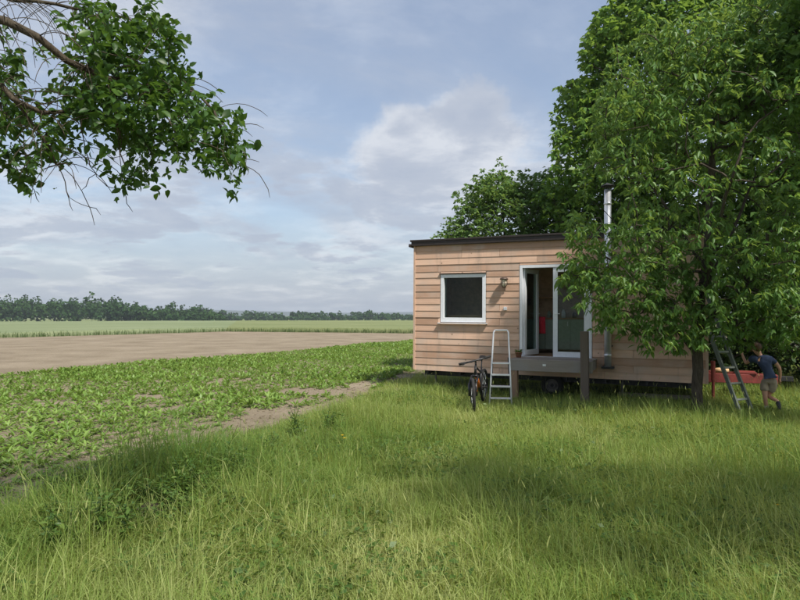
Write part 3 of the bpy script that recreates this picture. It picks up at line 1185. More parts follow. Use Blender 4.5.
far_spec = []
for px, top, wpx in ((196, 307, 12), (206, 309, 10), (222, 311, 9), (232, 312, 11), (249, 312, 10), (258, 311.5, 11), (268, 312, 11), (279, 313, 9),
                     (293, 311, 10), (303, 310.5, 11), (313, 312, 9), (321, 311, 9), (331, 313, 9), (340, 312.5, 8), (349, 313, 9), (359, 312, 11),
                     (369, 311, 10), (379, 313, 9), (388, 313, 10), (398, 314, 9), (407, 314, 9), (418, 313, 10), (428, 313.5, 10)):
    far_spec.append((px, top, wpx))
for px, top, wpx in far_spec:
    Y = 640 + gw.uniform(-60, 60)
    zb = -4.2
    h = CAM_H + (HOR - top) / F_PX * Y - zb
    x = (px - 400) / F_PX * Y
    wd = wpx * Y / F_PX * 1.05
    e = empty('distant_tree', (x, Y, zb))
    tag(e, 'distant broadleaf tree in the hazy row beyond the grain fields', 'tree', 'distant trees beyond the fields')
    MB().tube([(0, 0, 0), (.1, 0, h * .3), (0, .1, h * .6)], [.35, .25, .1], 6).build('trunk', M['bark'], e)
    v, t = far_crown(0, 0, 0, h, wd, gw, 260, 1.0)
    link('crown', np_mesh('crown', v, [np.arange(len(v)).reshape(-1, 4)], t), M['far_leaf'], e)


# ------------------------------------------------------------------ the trailer house
house = empty('trailer_house', (HA[0], HA[1], 0), (0, R(.42), YAW))
tag(house, 'small wooden house on a trailer clad in pinkish larch boards with a flat dark roof', 'house')
ZB, ZT = .51, 3.66
WIN = (.685, 1.862, 1.727, 2.925)
DOOR = (2.683, 4.333, .955, 3.10)


def hb(name, mat, x0, x1, y0, y1, z0, z1, parent=None, bevel=0.0):
    return MB().box(x0, x1, y0, y1, z0, z1).build(name, mat, parent or house, bevel=bevel)


EW = (.55, 1.95, 1.45, 2.75)          # unseen windows added in both end walls to light the interior (y0, y1, z0, z1)
# structural walls (front wall pieces round the openings, back and ends)
T = .12
wl = MB()
x0, x1, z0, z1 = WIN
wl.box(0, x0, .035, T, ZB, ZT).box(x1, DOOR[0], .035, T, ZB, ZT).box(DOOR[1], HL, .035, T, ZB, ZT)
wl.box(x0, x1, .035, T, ZB, z0).box(x0, x1, .035, T, z1, ZT).box(DOOR[0], DOOR[1], .035, T, DOOR[3], ZT).box(DOOR[0], DOOR[1], .035, T, ZB, DOOR[2] - .02)
for xa_, xb_ in ((.03, T), (HL - T, HL - .03)):
    wl.box(xa_, xb_, T, EW[0], ZB, ZT).box(xa_, xb_, EW[1], HW - T, ZB, ZT).box(xa_, xb_, EW[0], EW[1], ZB, EW[2]).box(xa_, xb_, EW[0], EW[1], EW[3], ZT)
wl.box(0, HL, HW - T, HW, ZB, ZT)
wl.build('wall', M['wall_in'], house)
hb('floor', M['inner_wood'], T, HL - T, T, HW - T, DOOR[2] - .12, DOOR[2] - .03)
hb('ceiling', M['inner_wood'], T, HL - T, T, HW - T, ZT - .09, ZT - .04)

# lap boards, each an object
grow = np.random.default_rng(8)
NB = 19
zs = ZB + (ZT - ZB) * (np.arange(NB + 1) / NB)
zs[1:-1] += grow.normal(0, .009, NB - 1)


def lap(xa, xb, za, zb, yoff=0.0, wob=0.0):
    """wedge board: thick lower edge, thin upper edge"""
    t0, t1 = .027 + yoff, .013 + yoff
    vs = [(xa, 0.034, za), (xb, 0.034, za + wob), (xb, -t0, za + wob), (xa, -t0, za), (xa, 0.034, zb), (xb, 0.034, zb), (xb, -t1, zb), (xa, -t1, zb)]
    mb = MB().add(vs, [(0, 1, 2, 3), (4, 7, 6, 5), (3, 2, 6, 7), (0, 4, 5, 1), (0, 3, 7, 4), (1, 5, 6, 2)])
    me = bpy.data.meshes.new('plank')
    me.from_pydata(mb.v, [], mb.f)
    me.update()
    o = link('plank', me, M['plank'], house)
    return o


for k in range(NB):
    za, zb = zs[k], zs[k + 1] + .012
    cuts = [0.0, HL]
    nj = 1 + (grow.random() < .7)
    for j in grow.choice([.62, 1.24, 2.2, 3.1, 3.72, 4.6, 5.2, 5.9], nj, replace=False):
        cuts.append(float(j))
    cuts = sorted(set(cuts))
    segs = [(a, b) for a, b in zip(cuts[:-1], cuts[1:]) if b - a > .3]
    # repair gaps left by short pieces
    segs2 = []
    cur = 0.0
    for a, b in segs:
        segs2.append((cur, b))
        cur = b
    segs2[-1] = (segs2[-1][0], HL)
    for a, b in segs2:
        pieces = [(a, b, za, zb)]
        for (ox0, ox1, oz0, oz1) in (WIN, DOOR):
            nxt = []
            for (pa, pb, pza, pzb) in pieces:
                if pb <= ox0 or pa >= ox1 or pzb <= oz0 or pza >= oz1:
                    nxt.append((pa, pb, pza, pzb))
                    continue
                if pa < ox0:
                    nxt.append((pa, ox0 - .004, pza, pzb))
                if pb > ox1:
                    nxt.append((ox1 + .004, pb, pza, pzb))
                ma, mb_ = max(pa, ox0), min(pb, ox1)
                if pza < oz0 - .025:
                    nxt.append((ma, mb_, pza, oz0 - .003))
                if pzb > oz1 + .03:
                    nxt.append((ma, mb_, oz1 + .003, pzb))
            pieces = nxt
        for (pa, pb, pza, pzb) in pieces:
            if pb - pa > .06 and pzb - pza > .02:
                yo = float(grow.uniform(0, .005))
                lap(pa + .003, pb - .003, pza, pzb, yo, wob=float(grow.normal(0, .0025)))
    # end wall boards
    yo = float(grow.uniform(0, .004))
    t0, t1 = .034 + yo, .014 + yo
    for (ya, yb) in ([(.036, EW[0]), (EW[1], HW)] if zb > EW[2] and za < EW[3] else [(.036, HW)]):
        xe = HL
        vs = [(xe - .028, ya, za), (xe - .028, yb, za), (xe + t0, yb, za), (xe + t0, ya, za), (xe - .028, ya, zb), (xe - .028, yb, zb), (xe + t1, yb, zb), (xe + t1, ya, zb)]
        mb = MB().add(vs, [(0, 3, 2, 1), (4, 5, 6, 7), (3, 7, 6, 2), (0, 1, 5, 4), (0, 4, 7, 3), (1, 2, 6, 5)])
        mb.build('plank', M['plank'], house)
        vs = [(.028, ya, za), (.028, yb, za), (-t0, yb, za), (-t0, ya, za), (.028, ya, zb), (.028, yb, zb), (-t1, yb, zb), (-t1, ya, zb)]
        mb = MB().add(vs, [(0, 1, 2, 3), (4, 7, 6, 5), (3, 2, 6, 7), (0, 4, 5, 1), (0, 3, 7, 4), (1, 5, 6, 2)])
        mb.build('plank', M['plank'], house)

# corner trims
hb('corner_trim', M['plank'], HL - .01, HL + .045, -.046, -.002, ZB, ZT, bevel=.003)
hb('corner_trim', M['plank'], -.044, .006, -.046, -.002, ZB, ZT, bevel=.003)

# roof with metal edge
rf = MB().box(-.09, HL + .09, -.10, HW + .09, ZT - .005, ZT + .135).build('roof', M['roof'], house, bevel=.008)
MB().box(-.115, HL + .115, -.125, HW + .115, ZT + .105, ZT + .15).build('roof_edge', M['roof'], rf, bevel=.006)
MB().box(-.15, -.092, -.13, HW + .1, ZT - .03, ZT + .05).build('gutter', M['roof'], rf, bevel=.01)


def frame_mb(x0, x1, z0, z1, wd, y0, y1, wb=None):
    wb = wb or wd
    return (MB().box(x0, x0 + wd, y0, y1, z0, z1).box(x1 - wd, x1, y0, y1, z0, z1)
            .box(x0 + wd, x1 - wd, y0, y1, z1 - wd, z1).box(x0 + wd, x1 - wd, y0, y1, z0, z0 + wb))


# window
x0, x1, z0, z1 = WIN
win = frame_mb(x0 + .006, x1 - .006, z0 + .006, z1 - .006, .085, -.028, .10, .11).build('window', M['white'], house, bevel=.004)
hb('pane', M['glass'], x0 + .088, x1 - .088, .04, .052, z0 + .112, z1 - .088, win)
hb('sill', M['alu'], x0 - .05, x1 + .05, -.10, -.036, z0 - .035, z0 - .012, win, bevel=.003)
hb('drip_cap', M['roof'], x0 - .02, x1 + .02, -.062, -.03, z1 + .003, z1 + .022, win)
hb('sealing_strip', M['rubber'], x0 + .082, x1 - .082, .036, .0395, z1 - .1, z1 - .088, win)

for xw in (.045, HL - .045):
    ewb = MB()
    y0, y1, z0, z1 = EW
    z0, z1 = z0 - .2, z1 + .2
    ewb.box(xw - .09, xw + .09, y0, y0 + .08, z0, z1).box(xw - .09, xw + .09, y1 - .08, y1, z0, z1)
    ewb.box(xw - .09, xw + .09, y0 + .08, y1 - .08, z0, EW[2] + .06).box(xw - .09, xw + .09, y0 + .08, y1 - .08, EW[3] - .06, z1)
    ew = ewb.build('window', M['white'], house, bevel=.004)  # added out of view so that daylight reaches the rooms
    hb('pane', M['glass'], xw - .006, xw + .006, y0 + .08, y1 - .08, EW[2] + .06, EW[3] - .06, ew)

# french door: outer frame, opened left leaf, closed right leaf
x0, x1, z0, z1 = DOOR
hb('door_sill', M['alu'], x0, x1, -.06, .11, z0 - .035, z0, bevel=.003)
dfm = (MB().box(x0 + .004, x0 + .07, -.03, .11, z0, z1 - .004).box(x1 - .07, x1 - .004, -.03, .11, z0, z1 - .004)
       .box(x0 + .07, x1 - .07, -.03, .11, z1 - .07, z1 - .004))
dfm.build('door_frame', M['white'], house, bevel=.004)
mid = (x0 + x1) / 2
lw = mid - x0 - .072
# right leaf
dr = frame_mb(mid - .045, x1 - .072, z0 + .006, z1 - .073, .105, -.012, .06, .12).build('door', M['white'], house, bevel=.004)
hb('pane', M['glass'], mid + .058, x1 - .175, .015, .03, z0 + .124, z1 - .176, dr)
hb('seal', M['rubber'], mid + .0585, mid + .07, .010, .0145, z0 + .127, z1 - .18, dr)
# left leaf, hinged on the left and swung inwards
leaf_l = frame_mb(0, lw, z0 + .012, z1 - .075, .10, -.035, .035, .12).build('door', M['white'], house, bevel=.004)
leaf_l.location = (x0 + .078, .06, 0)
leaf_l.rotation_euler = (0, 0, R(76))
hb('pane', M['glass'], .098, lw - .098, -.007, .007, z0 + .13, z1 - .173, leaf_l)
MB().tube([(lw - .05, -.034, z0 + 1.0), (lw - .05, -.08, z0 + 1.0), (lw - .17, -.08, z0 + 1.0)], .009, 8).build('handle', M['alu'], leaf_l, smooth=True)
MB().tube([(mid + .0, -.012, z0 + 1.0), (mid + .0, -.06, z0 + 1.0), (mid + .12, -.06, z0 + 1.0)], .009, 8).build('handle', M['alu'], dr, smooth=True)

# outdoor lamp
lx, lz = 2.34, 2.72
lamp = MB().box(lx - .05, lx + .05, -.065, -.03, lz - .10, lz + .07).build('wall_lamp', M['lamp_metal'], house, bevel=.01)
MB().lathe([(.02, .10), (.085, .075), (.10, .05), (.095, .035), (.02, .05)], 18, Matrix.Translation((lx, -.14, lz))).build('lamp_hood', M['lamp_metal'], lamp, smooth=True)
MB().lathe([(.0, -.13), (.045, -.12), (.062, -.07), (.062, .045)], 18, Matrix.Translation((lx, -.14, lz))).build('lamp_glass', M['lamp_glass'], lamp, smooth=True)
cage = MB()
for k in range(6):
    a = k * math.pi / 3
    cage.tube([(lx + .075 * math.cos(a), -.14 + .075 * math.sin(a), lz + .05), (lx + .078 * math.cos(a), -.14 + .078 * math.sin(a), lz - .07), (lx + .03 * math.cos(a), -.14 + .03 * math.sin(a), lz - .15)], .005, 5)
cage.torus(.078, .005, 20, 5, Matrix.Translation((lx, -.14, lz - .05)))
cage.build('lamp_cage', M['lamp_metal'], lamp, smooth=True)
MB().tube([(lx, -.05, lz - .10), (lx, -.05, lz - .22)], .012, 6).build('lamp_arm', M['lamp_metal'], lamp)
hb('switch', M['white'], 2.31, 2.39, -.075, -.03, 2.03, 2.11, bevel=.008)

# stove flue up the front wall
fx, fy = 4.68, -.15
flue = MB().tube([(fx, fy, .80), (fx, fy, 4.72)], .075, 20).build('flue', M['steel'], house, smooth=False)
flue.data.polygons.foreach_set('use_smooth', [True] * len(flue.data.polygons))
for z in (1.05, 1.95, 2.95, 3.75, 4.4):
    MB().lathe([(.076, -.025), (.084, -.02), (.084, .02), (.076, .025)], 20, Matrix.Translation((fx, fy, z))).build('joint_band', M['steel'], flue, smooth=True)
MB().lathe([(.0, .13), (.15, .06), (.155, .045), (.0, .05)], 20, Matrix.Translation((fx, fy, 4.74))).build('rain_cap', M['dark_steel'], flue, smooth=True)
cs = MB()
for k in range(4):
    a = k * math.pi / 2 + .4
    cs.box(-.006, .006, -.01, .01, 4.70, 4.80, Matrix.Translation((fx + .07 * math.cos(a), fy + .07 * math.sin(a), 0)))
cs.build('cap_stay', M['dark_steel'], flue)
for z in (1.25, 3.2):
    MB().box(fx - .09, fx + .09, -.075, -.03, z - .02, z + .02).build('wall_bracket', M['dark_steel'], flue)
MB().box(fx - .13, fx + .13, fy - .10, -.03, .755, .80).build('flue_base', M['dark_steel'], flue, bevel=.005)

# chassis, wheels, drawbar
for y in (.45, HW - .45):
    hb('chassis_beam', M['dark_steel'], .1, HL - .05, y - .04, y + .04, ZB - .16, ZB - .002)
for x in np.linspace(.3, HL - .3, 8):
    hb('cross_beam', M['dark_steel'], x - .03, x + .03, .08, HW - .08, ZB - .10, ZB - .004)
MB().tube([(3.39, .3, .26), (3.39, HW - .3, .26)], .04, 10).build('axle', M['dark_steel'], house)
for y in (.33, HW - .33):
    wm = Matrix.Translation((3.39, y, .27)) @ Matrix.Rotation(R(90), 4, 'X')
    wh = MB().lathe([(.15, -.09), (.225, -.095), (.26, -.07), (.268, 0), (.26, .07), (.225, .095), (.15, .09), (.15, -.09)], 32, wm).build('wheel', M['rubber'], house, smooth=True)
    MB().lathe([(.0, .02), (.05, .03), (.055, .06), (.075, .06), (.08, .03), (.12, .015), (.135, .06), (.152, .092), (.152, -.085), (.0, -.06)], 28, wm).build('rim', M['rim'], wh, smooth=True)
for x in (.45, 4.95):
    jk = MB().tube([(x, .3, .06), (x, .3, ZB - .02)], .028, 10).build('corner_jack', M['rim'], house)
    MB().box(x - .09, x + .09, .21, .39, .035, .065).build('foot_plate', M['rim'], jk)
yc = HW / 2
db = MB()
for s in (-1, 1):
    a, b = Vector((HL - .3, yc + s * .5, .56)), Vector((8.05, yc + s * .05, .56))
    d = (b - a).normalized()
    m = Matrix.Translation(a) @ d.to_track_quat('X', 'Z').to_matrix().to_4x4()
    db.box(0, (b - a).length, -.045, .045, -.095, .095, m)
drawbar = db.build('drawbar', M['red'], house, bevel=.006)
MB().box(7.98, 8.35, yc - .05, yc + .05, .52, .63).build('coupling', M['dark_steel'], drawbar, bevel=.01)
MB().tube([(6.78, .62, .52), (6.78, .62, .95)], .045, 12).build('jack_tube', M['red'], drawbar)
MB().tube([(6.78, .62, .06), (6.78, .62, .52)], .032, 12).build('jack_leg', M['red'], drawbar)
MB().box(6.68, 6.88, .52, .72, .035, .07).build('jack_foot', M['red'], drawbar)
MB().tube([(6.78, .62, .95), (6.78, .62, 1.0), (6.92, .62, 1.0)], .012, 8).build('crank', M['dark_steel'], drawbar)
MB().box(7.25, 7.65, yc - .24, yc + .24, .657, .70).build('tool_tray', M['red'], drawbar, bevel=.006)

# inside the house
kc = empty('kitchen_cabinet', hworld(2.3, HW - T - .62, DOOR[2] - .03), (0, 0, YAW))
tag(kc, 'sage green kitchen cabinet with a wooden worktop seen through the open door', 'cabinet')
MB().box(0, 2.6, .02, .6, .08, .86).build('carcass', M['cab'], kc)
for k in range(4):
    dm = MB().box(.01 + k * .65, .64 + k * .65, 0, .018, .1, .85).build('cabinet_door', M['cab'], kc, bevel=.003)
    MB().tube([(.58 + k * .65, 0, .7), (.58 + k * .65, -.03, .7), (.58 + k * .65, -.03, .8), (.58 + k * .65, 0, .8)], .006, 6).build('handle', M['alu'], dm)
MB().box(-.02, 2.62, -.02, .61, .862, .9).build('worktop', M['inner_wood'], kc, bevel=.004)
tw = MB()
NXt = 9
for j in range(11):
    for i in range(NXt):
        u = i / (NXt - 1)
        tw.v.append((u * .16 - .08, .012 * math.sin(u * 12) + .004 * j, -.42 * j / 10))
for j in range(10):
    for i in range(NXt - 1):
        a = j * NXt + i
        tw.f.append((a, a + 1, a + NXt + 1, a + NXt))
two = tw.build('hand_towel', M['towel'], None, smooth=True)
sm = two.modifiers.new('thick', 'SOLIDIFY')
sm.thickness = .012
hang = hworld(3.02, 1.02, DOOR[2] + .90)
two.location = hang
two.rotation_euler = (0, 0, YAW)
tag(two, 'red cloth hanging just inside the open glass door', 'cloth')
sh = empty('wall_shelf', hworld(2.4, HW - T - .26, 2.35), (0, 0, YAW))
tag(sh, 'dim wooden shelf on the back wall inside the house', 'shelf')
MB().box(0, 2.4, 0, .25, 0, .03).build('board', M['inner_wood'], sh)
for k in range(2):
    MB().box(.2 + k * 1.9, .23 + k * 1.9, .02, .25, -.2, -.001).build('bracket', M['dark_steel'], sh)
for k, (dx, hh, rr, mt) in enumerate(((.25, .18, .05, 'cab'), (.42, .14, .045, 'terracotta'), (.62, .22, .05, 'white'), (.9, .16, .055, 'lamp_metal'))):
    p = hworld(2.75 + dx, HW - T - .3, DOOR[2] - .03 + .901)
    o = MB().lathe([(.0, 0), (rr, 0), (rr * 1.05, hh * .5), (rr * .8, hh * .8), (rr * .5, hh * .9), (rr * .52, hh), (0, hh)], 14, None).build('kitchen_jar', M[mt], None, smooth=True, loc=p)
    tag(o, ['squat green jar', 'low clay coloured jar', 'tall white jar', 'dull brown jar'][k] + ' on the wooden kitchen worktop', 'jar')
tb = empty('table', hworld(.75, .45, DOOR[2] - .03), (0, 0, YAW))
tag(tb, 'wooden table behind the square window', 'table')
MB().box(0, 1.2, 0, .75, .93, .97).build('tabletop', M['inner_wood'], tb)
for (lx_, ly_) in ((.04, .04), (1.1, .04), (.04, .65), (1.1, .65)):
    MB().box(lx_, lx_ + .06, ly_, ly_ + .06, 0, .929).build('leg', M['inner_wood'], tb)

# ------------------------------------------------------------------ deck
DZ = .93
dk = empty('porch_deck', (HA[0], HA[1], 0), (0, 0, YAW))
tag(dk, 'small weathered timber porch deck standing below the glass door', 'deck')
DX0, DX1 = 2.71, 4.44
ndk = 7
for k in range(ndk):
    ya = -.07 - (k + 1) * .133
    MB().box(DX0 - .02, DX1 + .02 + float(grow.uniform(-.015, .015)), ya + .004, ya + .129, DZ - .032, DZ + float(grow.uniform(-.003, .003))).build('plank', M['deck'], dk, bevel=.004)
MB().box(DX0 - .03, DX1 + .03, -1.055, -1.006, DZ - .25, DZ - .002).build('front_beam', M['deck'], dk, bevel=.006)
for x in (DX0, (DX0 + DX1) / 2, DX1 - .05):
    MB().box(x, x + .05, -1.0, -.08, DZ - .22, DZ - .036).build('joist', M['deck'], dk)
MB().box(DX0 + .0, DX0 + .17, -1.18 + .13, -.90, 0, DZ - .252).build('post', M['post_brown'], dk, bevel=.008)
p2 = MB().box(DX1 - .195, DX1 - .035, -1.215, -1.057, 0, 1.56).build('post', M['post_grey'], dk, bevel=.01)
p2['label'] = 'dark grey post standing up past the deck'
MB().box(3.44, 3.51, -1.063, -1.056, DZ - .13, DZ - .09).build('metal_plate', M['alu'], dk)

# pot with a small plant at the end of the deck
pp_ = hworld(DX0 + .09, -.55, DZ + .004)
pot = empty('potted_plant', pp_)
tag(pot, 'small green plant in a clay pot at the end of the deck', 'plant')
MB().lathe([(.0, 0), (.055, 0), (.075, .10), (.082, .10), (.082, .12), (.068, .12), (.06, .09), (0, .09)], 18).build('pot', M['terracotta'], pot, smooth=True)
gp = np.random.default_rng(3)
nb = 90
az = gp.uniform(0, 6.28, nb)
dd = unit(np.stack([np.cos(az), np.sin(az), gp.uniform(.1, 1.4, nb)], 1))
v, q, t3 = leaves_geo(np.array([0, 0, .09]) + dd * gp.uniform(0, .08, (nb, 1)), dd + gp.normal(0, .3, (nb, 3)), np.array([0, 0, 1.]) + gp.normal(0, .3, (nb, 3)), gp.uniform(.04, .08, nb), gp.uniform(.02, .035, nb))
link('foliage', np_mesh('foliage', v, [q, t3], np.repeat(gp.random(nb), 7)), M['weed_leaf'], pot)

# stack of old boards under the house
for k in range(7):
    o = MB().box(-.7, .7, -.05, .05, 0, .03).build('old_board', M['deck'], None, loc=hworld(5.55 + .04 * (k % 3), .55 + .11 * (k % 3), .036 + .032 * (k // 3)), rot=(0, 0, YAW + R(2 * (k % 3))))
    tag(o, 'old grey board lying in the stack under the trailer house', 'board', 'boards stacked under the house')

# short piece of split wood lying on the drawbar
lg = MB().tube([(-.14, 0, 0), (-.05, .01, .005), (.05, .0, .0), (.14, .01, 0)], [.05, .055, .055, .05], 10).build('firewood_log', M['canvas'], None, smooth=True, loc=hworld(6.98, 1.14, .71 - .05), rot=(0, 0, YAW + R(12)))
tag(lg, 'short pale log lying on the red drawbar', 'log')


# ------------------------------------------------------------------ aluminium step ladder by the deck
def step_ladder():
    e = empty('step_ladder', (2.02, 12.12, 0), (0, 0, R(-10)))
    tag(e, 'aluminium step ladder with a tall handle standing against the wooden deck', 'ladder')
    H_, lean = 1.58, .48

    def at_z(z, s):
        wdt = .225 - .075 * z / H_
        return Vector((s * wdt + .01 * z, lean * z / H_, z))
    for s in (-1, 1):
        MB().tube([at_z(.0, s), at_z(.8, s), at_z(H_ - .05, s), at_z(H_, s * .86)], .017, 8).build('rail', M['alu'], e, smooth=True)
        MB().tube([Vector((s * .2, lean + .42, 0)), Vector((s * .16, lean * .70, 1.02))], .013, 8).build('rear_leg', M['dark_steel'], e, smooth=True)
        MB().tube([at_z(0, s) - Vector((0, 0, .0)), at_z(.05, s)], .022, 8).build('rubber_foot', M['rubber'], e)
    MB().tube([at_z(H_, -.86), at_z(H_, .86)], .017, 8).build('handle_bar', M['alu'], e)
    for z in (.22, .45, .68, .91):
        a, b = at_z(z, -1), at_z(z, 1)
        MB().box(a.x + .012, b.x - .012, a.y - .05, a.y + .05, z - .018, z + .012).build('step', M['alu'], e, bevel=.003)
    MB().tube([Vector((-.19, lean + .26, .4)), Vector((.19, lean + .26, .4))], .01, 6).build('rear_bar', M['dark_steel'], e)


step_ladder()


# ------------------------------------------------------------------ wooden ladder leaning into the cherry tree
def fruit_ladder():
    a = Vector((6.46, 11.42, 0))
    rdir = Vector((.92, .39, 0)).normalized()
    lean = Vector((-.25, .24, 0))
    up = (Vector((0, 0, 1)) + lean)
    e = empty('fruit_ladder', a)
    tag(e, 'dark green wooden ladder leaning up into the cherry tree', 'ladder')
    wdt = .34
    xa, za = rdir, up.normalized()
    xa = (xa - za * xa.dot(za) * .0).normalized()
    ya = za.cross(xa).normalized()
    m3 = Matrix((xa, ya, za)).transposed().to_4x4()
    Lr = 2.7
    for s in (0, 1):
        MB().box(s * wdt - .022, s * wdt + .022, -.035, .035, 0, Lr, m3).build('rail', M['ladder_wood'], e, bevel=.004)
    for k in range(8):
        z = .30 + k * .315
        MB().box(.022, wdt - .022, -.018, .018, z - .02, z + .02, m3).build('rung', M['ladder_wood'], e, bevel=.004)


fruit_ladder()


# ------------------------------------------------------------------ bicycle
def bicycle():
    e = empty('bicycle', (1.39, 11.42, .035))
    d = Vector((.33, .944, 0)).normalized()
    e.rotation_euler = (0, R(-5), math.atan2(d.y, d.x))       # local +x runs from front wheel back to rear wheel
    tag(e, 'dark mountain bike with orange details parked in the grass', 'bicycle')
    RW = .335
    WB = 1.06
    head_t, head_b = Vector((.30, 0, .86)), Vector((.24, 0, .70))
    bb = Vector((.66, 0, .30))
    seat_t = Vector((.84, 0, .74))
    rear = Vector((WB, 0, RW))

    def wheel(c, turn, axis):
        m = Matrix.Translation(c) @ turn @ Matrix.Rotation(R(90), 4, 'X')
        w_ = MB().torus(RW - .028, .031, 40, 8, m).build('wheel', M['rubber'], e, smooth=True)
        MB().torus(RW - .055, .013, 40, 6, m).build('rim', M['black'], w_, smooth=True)
        MB().lathe([(.0, -.05), (.022, -.05), (.022, .05), (0, .05)], 12, m).build('hub', M['black'], w_, smooth=True)
        sp = MB()
        for k in range(16):
            a = k * math.pi / 8
            p = m @ Vector((.02 * math.cos(a + .5), .02 * math.sin(a + .5), .03 * (-1) ** k))
            q_ = m @ Vector(((RW - .06) * math.cos(a), (RW - .06) * math.sin(a), 0))
            sp.tube([p, q_], .0022, 4, cap=False)
        sp.build('spokes', M['alu'], w_)
        return w_
    ax = (head_t - head_b).normalized()
    turn = Matrix.Rotation(R(16), 4, 'Z')
    front = Vector((0, 0, RW))
    wheel(front, turn, ax)
    wheel(rear, Matrix.Identity(4), ax)
    fr_ = MB()
    fr_.tube([head_t + Vector((.01, 0, .02)), head_b], .024, 10)
    fr_.tube([head_b + Vector((.02, 0, .03)), bb], .032, 10)
    fr_.tube([head_t + Vector((.01, 0, -.03)), seat_t - Vector((.03, 0, .1))], .019, 10)
    fr_.tube([bb, seat_t], .018, 10)
    for s in (-1, 1):
        fr_.tube([bb + Vector((.02, s * .03, 0)), rear + Vector((0, s * .07, 0))], .011, 8)
        fr_.tube([seat_t - Vector((.03, -s * .02, .1)), rear + Vector((0, s * .07, 0))], .009, 8)
    frm = fr_.build('frame', M['black'], e, smooth=True)
    MB().tube([head_b + Vector((.10, 0, -.055)), bb + Vector((-.1, 0, .11))], .035, 10).build('frame_accent', M['orange'], frm, smooth=True)
    fk = MB()
    crown = head_b + Vector((-.01, 0, -.02))
    sd = turn @ Vector((0, 1, 0))
    fwd = turn @ Vector((1, 0, 0))
    fk.tube([crown - sd * .06, crown + sd * .06], .02, 8)
    for s in (-1, 1):
        fk.tube([crown + sd * s * .06, front + sd * s * .06 + Vector((0, 0, .22)) + fwd * .03], .021, 8)
        fk.tube([front + sd * s * .06 + Vector((0, 0, .24)) + fwd * .03, front + sd * s * .06], .028, 8)
    fk.tube([crown - sd * .06 + Vector((0, 0, -.09)), crown - fwd * .02 + Vector((0, 0, -.07)), crown + sd * .06 + Vector((0, 0, -.09))], .014, 8)
    fkk = fk.build('fork', M['black'], e, smooth=True)
    for s in (-1, 1):
        MB().tube([front + sd * s * .06 + Vector((0, 0, .08)) + fwd * .012, front + sd * s * .06 + Vector((0, 0, .2)) + fwd * .028], .0295, 8).build('fork_accent', M['orange'] if s < 0 else M['rim'], fkk, smooth=True)
    hc = head_t + Vector((.0, 0, .08))
    MB().tube([head_t, hc, hc + Vector((-.06, 0, .03))], .018, 8).build('stem', M['dark_steel'], e, smooth=True)
    hbm = hc + Vector((-.06, 0, .03))
    bd = (turn @ Matrix.Rotation(R(12), 4, 'Z') @ Vector((0, 1, 0)))
    bd = (bd + Vector((0, 0, -.20))).normalized()
    bar = MB().tube([hbm - bd * .31 + fwd * .05, hbm - bd * .12 + Vector((0, 0, .0)), hbm, hbm + bd * .12, hbm + bd * .31 + fwd * .05], .017, 8).build('handlebar', M['black'], e, smooth=True)
    for s in (-1, 1):
        a_ = hbm + bd * s * .19 + fwd * .019
        b_ = hbm + bd * s * .325 + fwd * .054
        MB().tube([a_, b_], .024, 8).build('grip', M['rubber'], bar, smooth=True)
        MB().tube([a_ - fwd * .01, a_ - fwd * .05 + bd * s * .03 - Vector((0, 0, .02)), b_ - fwd * .05 - Vector((0, 0, .03))], .006, 6).build('brake_lever', M['dark_steel'], bar, smooth=True)
    cab_ = MB()
    cab_.tube([hbm + bd * .15, hbm - fwd * .13 + Vector((0, 0, -.02)), crown - fwd * .05], .004, 5)
    cab_.tube([hbm - bd * .15, hbm - fwd * .12 + Vector((0, 0, -.04)), crown - fwd * .05], .004, 5)
    cab_.build('brake_cable', M['black'], e, smooth=True)
    st = seat_t + Vector((.05, 0, .16))
    MB().tube([seat_t, st], .014, 8).build('seat_post', M['dark_steel'], e)
    sv = []
    for x, wd, z in ((-.16, .02, .0), (-.08, .025, .015), (.02, .05, .01), (.08, .075, .025), (.12, .065, .03)):
        sv += [(x, -wd, z - .03), (x, -wd * .8, z + .005), (x, 0, z + .012), (x, wd * .8, z + .005), (x, wd, z - .03)]
    sf = []
    for i in range(4):
        for k in range(4):
            a = i * 5 + k
            sf.append((a, a + 5, a + 6, a + 1))
    sf += [(0, 1, 2, 3, 4), (24, 23, 22, 21, 20)]
    MB().add([(st.x + a, st.y + b, st.z + c + .02) for a, b, c in sv], sf).build('saddle', M['black'], e, smooth=True)
    mc = Matrix.Translation(bb + Vector((0, -.06, 0))) @ Matrix.Rotation(R(90), 4, 'X')
    ck = MB().lathe([(.05, -.003), (.09, -.003), (.09, .003), (.05, .003), (.05, -.003)], 24, mc).build('chainring', M['dark_steel'], e)
    for s in (-1, 1):
        p = bb + Vector((s * .13, s * .085, s * -.10))
        MB().tube([bb + Vector((0, s * .075, 0)), p], .011, 6).build('crank_arm', M['dark_steel'], e)
        MB().box(p.x - .045, p.x + .045, p.y, p.y + s * .09, p.z - .012, p.z + .012).build('pedal', M['black'], e)


bicycle()


# ------------------------------------------------------------------ child climbing by the ladder
def skin_mesh(name, pts, edges, rads, mat, parent, root=0, sub=2):
    me = bpy.data.meshes.new(name)
    me.from_pydata(pts, edges, [])
    o = link(name, me, mat, parent)
    mo = o.modifiers.new('skin', 'SKIN')
    lay = me.skin_vertices[0].data
    for i, r_ in enumerate(rads):
        lay[i].radius = r_ if hasattr(r_, '__len__') else (r_, r_)
        lay[i].use_root = (i == root)
    mo.branch_smoothing = .6
    mo.use_smooth_shade = True
    s = o.modifiers.new('sub', 'SUBSURF')
    s.levels = sub
    s.render_levels = sub
    return o


